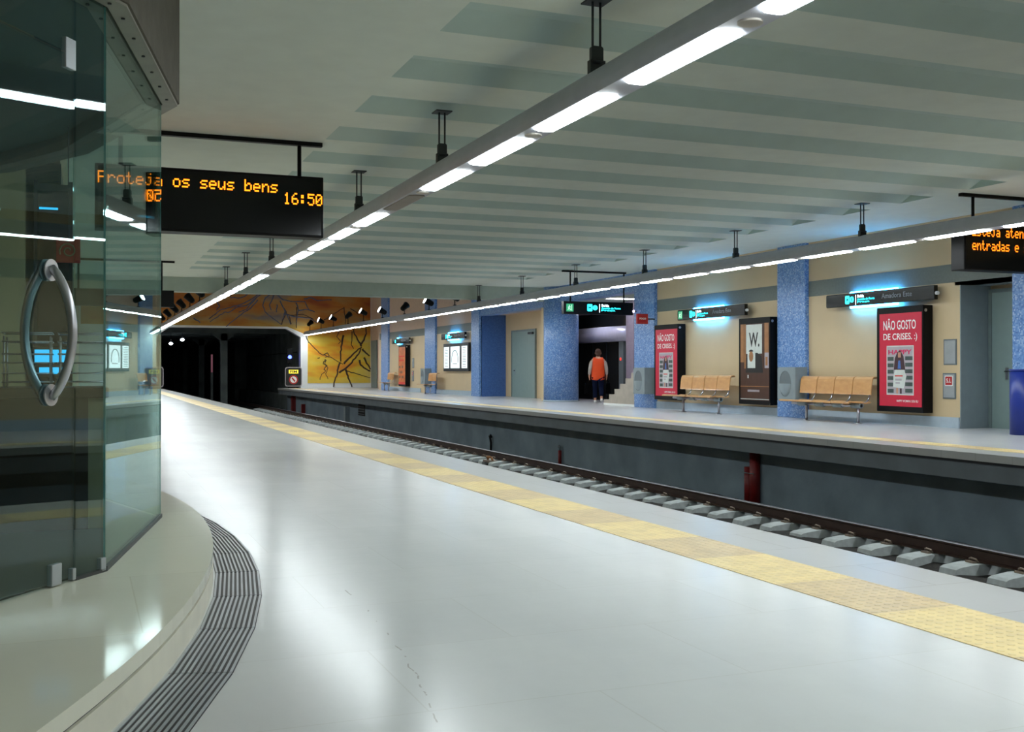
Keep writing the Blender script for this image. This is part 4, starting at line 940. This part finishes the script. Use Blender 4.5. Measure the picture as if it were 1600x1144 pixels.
# lift
t = thing('lift', 'steel-fronted lift with dark glass doors behind the walking person', 'lift', (17.2, 34.6, 0), FARWALL)
q = MB(); q.box(-2.6, 2.6, .12, 2.0, 0, 3.38, 'darkglass'); q.build('cabin', t)
q = MB(); q.prism([(-2.6, .12, 2.06)] + [(-.35 + 2.25 * cos(R(180 - 12 * i)), .12 - .34 * sin(R(12 * i)) ** .8, 2.06) for i in range(1, 15)] + [(1.9, .12, 2.06)], (0, 0, .52), 'lift_header', True); q.build('header', t)
q = MB(); q.box(-2.6, 1.9, -.02, .12, 3.1, 3.38, 'liftmetal'); q.build('top_rail', t)
for x in (-1.1, -.02): q = MB(); q.box(x, x + 1.06, .06, .11, 0, 2.06, 'darkglass'); q.box(x, x + .05, .04, .12, 0, 2.06, 'dark'); q.build('door_panel', t)
q = MB(); q.box(1.05, 1.4, .0, .12, 0, 2.06, 'grey_dk'); q.build('jamb', t)
q = MB(); q.cyl((1.2, -.01, 1.45), (1.2, .01, 1.45), .05, 'redlamp', 12); q.build('call_light', t)
q = MB(); q.box(1.9, 2.3, -.16, .12, 0, 3.38, 'liftmetal'); q.box(2.36, 2.7, -.3, .12, 0, 3.38, 'liftmetal'); q.build('frame_post', t)
for ly, lb in ((31.2, 'bright flat ceiling lamp near the front of the lift passage'), (34.3, 'added unseen ceiling lamp deeper in the lift passage, brightening the lift header')):  # the deeper lamp is added, unseen, to brighten the lift header
    t = thing('ceiling_lamp', lb, 'lamp', (16.1, ly, 3.36), 0, 'ceiling lamps of the lift passage'); q = MB(); q.box(-.5, .5, -.25, .25, 0, .04, 'white'); q.build('frame', t)
    q = MB(); q.box(-.45, .45, -.2, .2, -.006, 0, 'passage_lamp'); q.build('diffuser', t)
t = thing('stair_flight', 'stone stair flight rising beside the blue pillar at the lift passage', 'stairs', (15.75, 29.5, 0)); q = MB()
for i in range(7): q.box(-.72, .7, -1.3, .82 - .36 * i, .165 * i, .165 * (i + 1), 'stairstone')
q.build('steps', t); q = MB(); q.box(-.735, -.72, -1.3, .82, 0, .06, 'white'); q.build('skirting', t)

# ------------------------------------------------------------------ track
RXF, RXN, RZF, RZN = 9.95, 8.5, -1.035, -1.10
def rail(x, z, label):
    t = thing('rail', label, 'rail', (x, 40, z - .17)); y0, y1 = Y0 - 40, 110 - 40
    q = MB(); pr = [(-.07, 0), (.07, 0), (.07, .012), (.012, .03), (.010, .125), (.034, .138), (.034, .158), (-.034, .158), (-.034, .138), (-.010, .125), (-.012, .03), (-.07, .012)]
    q.prism([(p[0], y0, p[1]) for p in pr], (0, y1 - y0, 0), 'rail'); q.build('web', t)
    q = MB(); q.prism([(-.034, y0, .158), (.034, y0, .158), (.028, y0, .170), (-.028, y0, .170)], (0, y1 - y0, 0), 'railtop'); q.build('head', t)
rail(RXF, RZF, 'rusty rail with a worn bright head below the far platform wall')
rail(RXN, RZN, 'rusty rail of the far track hidden closest to the near platform')
zt = RZF - .17
q = MB(); hw = .135
q.prism([(9.44, -hw, PIT + .03), (9.47, -hw, zt - .05), (9.52, -hw, zt - .03), (9.76, -hw, zt - .005), (10.2, -hw, zt - .005), (10.5, -hw, zt - .06), (10.5, -hw, PIT + .03)], (0, 2 * hw, 0), 'sleeper')
q.box(8.9, 9.47, -.03, .03, zt - .16, zt - .12, 'rail')
q.prism([(8.1, -hw, PIT + .03), (8.1, -hw, RZN - .24), (8.3, -hw, RZN - .175), (8.75, -hw, RZN - .175), (8.95, -hw, RZN - .24), (8.95, -hw, PIT + .03)], (0, 2 * hw, 0), 'sleeper')
s0 = q.build('railway_sleeper', bevel=.015); so_ = s0.location.copy(); so_z = s0.location.z
tag(s0, 'grey concrete sleeper with steel rail clips under the far track', 'sleeper', 'sleepers of the far track')
def clipm():
    q = MB(); q.tube([(0, -.05, 0), (-.03, -.05, .04), (-.06, 0, .055), (-.03, .05, .04), (0, .05, 0)], .013, 'clip', 6); q.box(-.09, -.03, -.06, .06, -.005, .02, 'clip'); return q
ck = clipm().build('rail_clip', s0); ck.location = (9.875 - so_.x, -so_.y, zt - .003 - so_z)
ck2 = ck.copy(); COL.objects.link(ck2); ck2.parent = s0; ck2.location = (10.025 - so_.x, -so_.y, zt - .003 - so_z); ck2.rotation_euler = (0, 0, pi)
first = True; y = 6.35
while y < 66:
    if first: s0.location.y = y; first = False
    else: dup(s0, (s0.location.x, y, so_z))
    y += .735
x = 5.2
for i, xx in enumerate((5.05, 6.5)): rail(xx, -1.07, ['rail of the near track closest to the near platform edge', 'rail of the near track farther from the near platform edge'][i])
q = MB()
yy = Y0 + 1
while yy < 66: q.box(4.7, 6.85, yy, yy + .26, PIT + .02, -1.24, 'sleeper'); yy += .735
tag(q.build('near_sleepers'), 'row of grey concrete sleepers hidden below the near platform edge', 'sleeper', None, 'stuff')
# pipes and fittings on the pit wall
t = thing('pipe_pair', 'pair of dark red pipes standing against the pit wall', 'pipe', (11.24, 16.68, PIT)); q = MB(); q.cyl((0, .10, 0), (0, .10, .70), .085, 'redpipe', 14); q.build('pipe', t)
q = MB(); q.cyl((0, -.09, 0), (0, -.09, .96), .095, 'redpipe', 14); q.build('pipe', t); q = MB(); q.tube([(-.1, .2, .60), (-.1, -.2, .60)], .008, 'grey', 6); q.build('strap', t)
t = thing('standpipe', 'thin rusty standpipe with a bent top against the pit wall', 'pipe', (11.25, 25.2, PIT)); q = MB(); q.cyl((0, 0, 0), (0, 0, .42), .045, 'redpipe', 10); q.build('pipe', t); q = MB(); q.tube([(0, 0, .42), (0, 0, .5), (.0, .05, .53), (0, .1, .5)], .025, 'grey_dk', 8); q.build('bent_top', t)
t = thing('cable_stub', 'black bent cable stub sticking up against the pit wall', 'cable', (11.25, 30.2, PIT)); q = MB(); q.tube([(0, 0, 0), (0, 0, .3), (0, .06, .42), (0, .12, .5), (0, .04, .52), (0, -.02, .46)], .035, 'black', 8); q.build('cable', t)
for (yy, lb, k, w, z1) in ((62.5, 'thick rusty post under the far end of the far platform', 'redpipe', .2, -.36), (59.5, 'short rusty post beside the thick post at the platform end', 'redpipe', .1, -.8), (49.0, 'pale grey post against the pit wall left of the vent', 'grey', .18, -.6)):
    m = MB(); m.box(11.12, 11.32, yy - w, yy + w, PIT, z1, k); tag(m.build('pit_post'), lb, 'post')
t = thing('wall_vent', 'black louvred vent in the pit wall', 'vent', (11.3, 46.5, -.92), FARWALL); q = MB(); q.box(-.6, .6, 0, .02, 0, .5, 'black'); q.build('frame', t); q = MB()
for i in range(4): q.box(-.55, .55, -.02, 0, .06 + .11 * i, .08 + .11 * i, 'grey_dk')
q.build('louvres', t)
t = thing('track_valve', 'brass-coloured trackside fitting lying beside the sleepers', 'fitting', (9.6, 25.83, zt - .05)); q = MB(); q.box(-.12, .12, -.2, .2, 0, .05, 'clip'); q.tube([(0, -.18, .05), (0, -.1, .12), (0, .1, .12), (0, .18, .05)], .03, 'tan', 8); q.build('body', t)
q = MB(); q.cyl((-.05, 0, .1), (-.05, 0, .16), .05, 'tan', 10); q.build('cap', t)

# ------------------------------------------------------------------ platform end signs
def end_sign(x, y, label, flip=1):
    t = thing('platform_end_sign', label, 'sign', (x, y, 0)); q = MB(); q.rbox(-.48, .48, 0, .22, .12, 1.22, 'black', .12); q.build('housing', t)
    q = MB(); q.rbox(-.5, .5, -.01, .0, .10, 1.24, 'mauve', .13); q.rbox(-.455, .455, -.015, -.009, .145, 1.195, 'ink', .11); q.build('rim', t)
    q = MB(); q.box(-.28, .28, -.02, -.014, .86, 1.08, 'yellow_lbl'); put_text(q, 'FIM', -.2, .2, .9, 1.04, -.022, 'ink', .03); q.build('yellow_label', t)
    q = MB(); q.cyl((0, -.014, .5), (0, -.02, .5), .27, 'redsign', 24); q.cyl((0, -.02, .5), (0, -.024, .5), .19, 'white', 24); q.prism([(-.12, -.026, .58), (-.06, -.026, .64), (.12, -.026, .42), (.06, -.026, .36)], (0, .002, 0), 'redsign'); q.build('prohibition_disc', t)
    q = MB(); q.box(-.3, .3, .05, .17, 0, .14, 'black'); q.build('foot', t)
end_sign(11.55, 64.3, 'dark framed no-entry sign at the far platform end beside the tunnel')
end_sign(3.75, 64.3, 'dark framed no-entry sign at the near platform end, half behind the glass')
t = thing('signal_lamp', 'small blue signal lamp on a pole in the tunnel mouth', 'signal', (11.62, 66.0, 0)); q = MB(); q.cyl((0, 0, PIT), (0, 0, 2.3), .05, 'black', 8); q.build('pole', t)
q = MB(); q.box(-.16, .16, -.1, .1, 1.5, 2.35, 'black'); q.build('head', t); q = MB(); q.cyl((0, -.1, 1.85), (0, -.12, 1.85), .11, 'bluelamp', 14); q.build('lens', t)

# ------------------------------------------------------------------ walking person
def skin_mesh(name, verts, edges, rad, k, parent, sub=2, root=0):
    me = bpy.data.meshes.new(name); me.from_pydata(verts, edges, []); o = bpy.data.objects.new(name, me); COL.objects.link(o)
    o.modifiers.new('skin', 'SKIN'); sv = me.skin_vertices[0].data
    for i, r in enumerate(rad):
        sv[i].radius = (r, r) if not isinstance(r, tuple) else r; sv[i].use_root = (i == root)
    s = o.modifiers.new('sub', 'SUBSURF'); s.levels = sub; s.render_levels = sub
    dg = bpy.context.evaluated_depsgraph_get(); ev = bpy.data.meshes.new_from_object(o.evaluated_get(dg)); bpy.data.objects.remove(o)
    ev.materials.clear(); ev.materials.append(M[k])
    for p in ev.polygons: p.use_smooth = True
    n = bpy.data.objects.new(name, ev); COL.objects.link(n); n.parent = parent; return n
# local frame: y = walking direction (away), x = right
pr = thing('person', 'person in an orange vest and navy trousers walking away towards the lift', 'person', (15.8, 32.3, 0), R(-22))
pr.scale = (1.06, 1, 1)
V = []; E = []; RAD = []
def vtx(p, r, par=None):
    V.append(p); RAD.append(r)
    if par is not None: E.append((par, len(V) - 1))
    return len(V) - 1
pel = vtx((0, 0, .94), .135)
wai = vtx((0, .0, 1.10), .125, pel); che = vtx((0, .01, 1.30), .145, wai); uch = vtx((0, .0, 1.42), .105, che); nek = vtx((0, .005, 1.50), .052, uch); hd0 = vtx((0, .02, 1.58), .075, nek); hd1 = vtx((0, .02, 1.67), .088, hd0); hd2 = vtx((0, .015, 1.72), .07, hd1)
hands = {}
for s in (-1, 1):
    sh = vtx((s * .17, 0, 1.40), .062, uch); el = vtx((s * .245, -.03, 1.14), .045, sh); wr = vtx((s * .27, .04, .90), .03, el); pa = vtx((s * .272, .055, .83), (.022, .036), wr)
    for f, (dx, ln) in enumerate(((-.03, .055), (-.012, .065), (.008, .06), (.026, .048))):
        a = vtx((s * .272 - s * .006, .055 + dx, .79), .0095, pa); c = vtx((s * .262, .058 + dx, .79 - ln * .6), .0085, a); vtx((s * .245, .058 + dx, .79 - ln * .75), .0075, c)
    a = vtx((s * .262, .095, .83), .011, pa); vtx((s * .25, .105, .795), .009, a)
    hands[s] = (s * .262, .06, .765)
for s, (kn, an, ft) in {-1: ((-.095, .10, .52), (-.09, .02, .10), (-.09, .14, .05)), 1: ((.095, .02, .50), (.09, -.22, .16), (.095, -.12, .07))}.items():
    hp = vtx((s * .09, 0, .88), .10, pel); k_ = vtx(kn, .062, hp); a_ = vtx(an, .042, k_); vtx(ft, .036, a_)
skin_mesh('body', V, E, RAD, 'skin', pr, 2, pel)
skin_mesh('vest', [(0, 0, .72), (0, 0, .80), (0, 0, 1.05), (0, .01, 1.3), (0, 0, 1.42), (-.15, 0, 1.415), (.15, 0, 1.415)], [(0, 1), (1, 2), (2, 3), (3, 4), (4, 5), (4, 6)], [(.235, .175), (.235, .175), (.215, .16), (.23, .17), (.13, .11), .085, .085], 'orange', pr)
for s in (-1, 1): skin_mesh('sleeve', [(s * .17, 0, 1.39), (s * .215, -.015, 1.27), (s * .25, -.03, 1.13), (s * .272, .035, .91)], [(0, 1), (1, 2), (2, 3)], [.078, .07, .062, .045], 'shirt', pr)
skin_mesh('shirt_hem', [(0, 0, .725), (0, 0, .86)], [(0, 1)], [(.225, .165), (.20, .15)], 'shirt', pr)
skin_mesh('shirt_collar', [(0, .003, 1.44), (0, .005, 1.51)], [(0, 1)], [.075, .062], 'shirt', pr)
skin_mesh('trousers', [(0, 0, .90), (-.095, .0, .80), (-.097, .1, .52), (-.092, .025, .13), (.095, .0, .80), (.097, .02, .5), (.09, -.215, .2)], [(0, 1), (1, 2), (2, 3), (0, 4), (4, 5), (5, 6)], [(.165, .14), .115, .085, .07, .115, .085, .07], 'navy', pr)
for (a, c) in (((-.09, -.01, .045), (-.09, .17, .04)), ((.09, -.26, .13), (.095, -.14, .04))): skin_mesh('shoe', [a, tuple((a[i] + c[i]) / 2 for i in range(3)), c], [(0, 1), (1, 2)], [.045, .044, .036], 'white', pr)
q = MB(); q.sphere((0, .0, 1.675), .104, 'hair', 18, 12, (.92, 1.05, 1.0)); q.sphere((0, -.03, 1.60), .085, 'hair', 14, 10, (1, .8, 1)); q.build('hair', pr)
q = MB(); q.sphere((0, .118, 1.615), .018, 'skin', 8, 6, (.8, 1.2, 1.2)); 
for s in (-1, 1): q.sphere((s * .092, .03, 1.625), .026, 'skin', 8, 6, (.4, .8, 1.2))
q.box(-.025, .025, .098, .108, 1.565, 1.572, 'rose'); q.build('face', pr)
q = MB()
for s in (-1, 1): q.sphere((s * .032, .1, 1.645), .012, 'eye', 8, 6)
q.build('eyes', pr)
# the bags in the hands
cr, sr = cos(R(-22)), sin(R(-22))
def wpt(p): return (15.8 + p[0] * cr - p[1] * sr, 32.3 + p[0] * sr + p[1] * cr, p[2])
for s, (w, h, dp), lb in ((-1, (.12, .36, .06), 'large black bag hanging from the left hand of the person'), (1, (.08, .34, .05), 'narrow black bag hanging from the right hand of the person')):
    hx, hy, hz = hands[s]; base = wpt((hx + s * .07, hy, hz - .13 - h + .0)); t = thing('hand_bag', lb, 'bag', base, R(-22)); q = MB()
    q.prism([(-w, -dp, 0), (w, -dp, 0), (w, dp, 0), (-w, dp, 0)], (0, 0, .02), 'bag')
    q.add([(-w, -dp, .02), (w, -dp, .02), (w, dp, .02), (-w, dp, .02), (-w * .8, -dp * .5, h), (w * .8, -dp * .5, h), (w * .8, dp * .5, h), (-w * .8, dp * .5, h)], [(0, 1, 5, 4), (1, 2, 6, 5), (2, 3, 7, 6), (3, 0, 4, 7), (4, 5, 6, 7)], 'bag'); q.build('body', t, bevel=.015)
    q = MB(); ox = -s * .07; q.tube([(-w * .5, 0, h - .01), (-w * .25 + ox * .5, 0, h + .10), (ox, 0, h + .135), (w * .25 + ox * .5, 0, h + .10), (w * .5, 0, h - .01)], .009, 'bag', 6); q.build('strap', t)
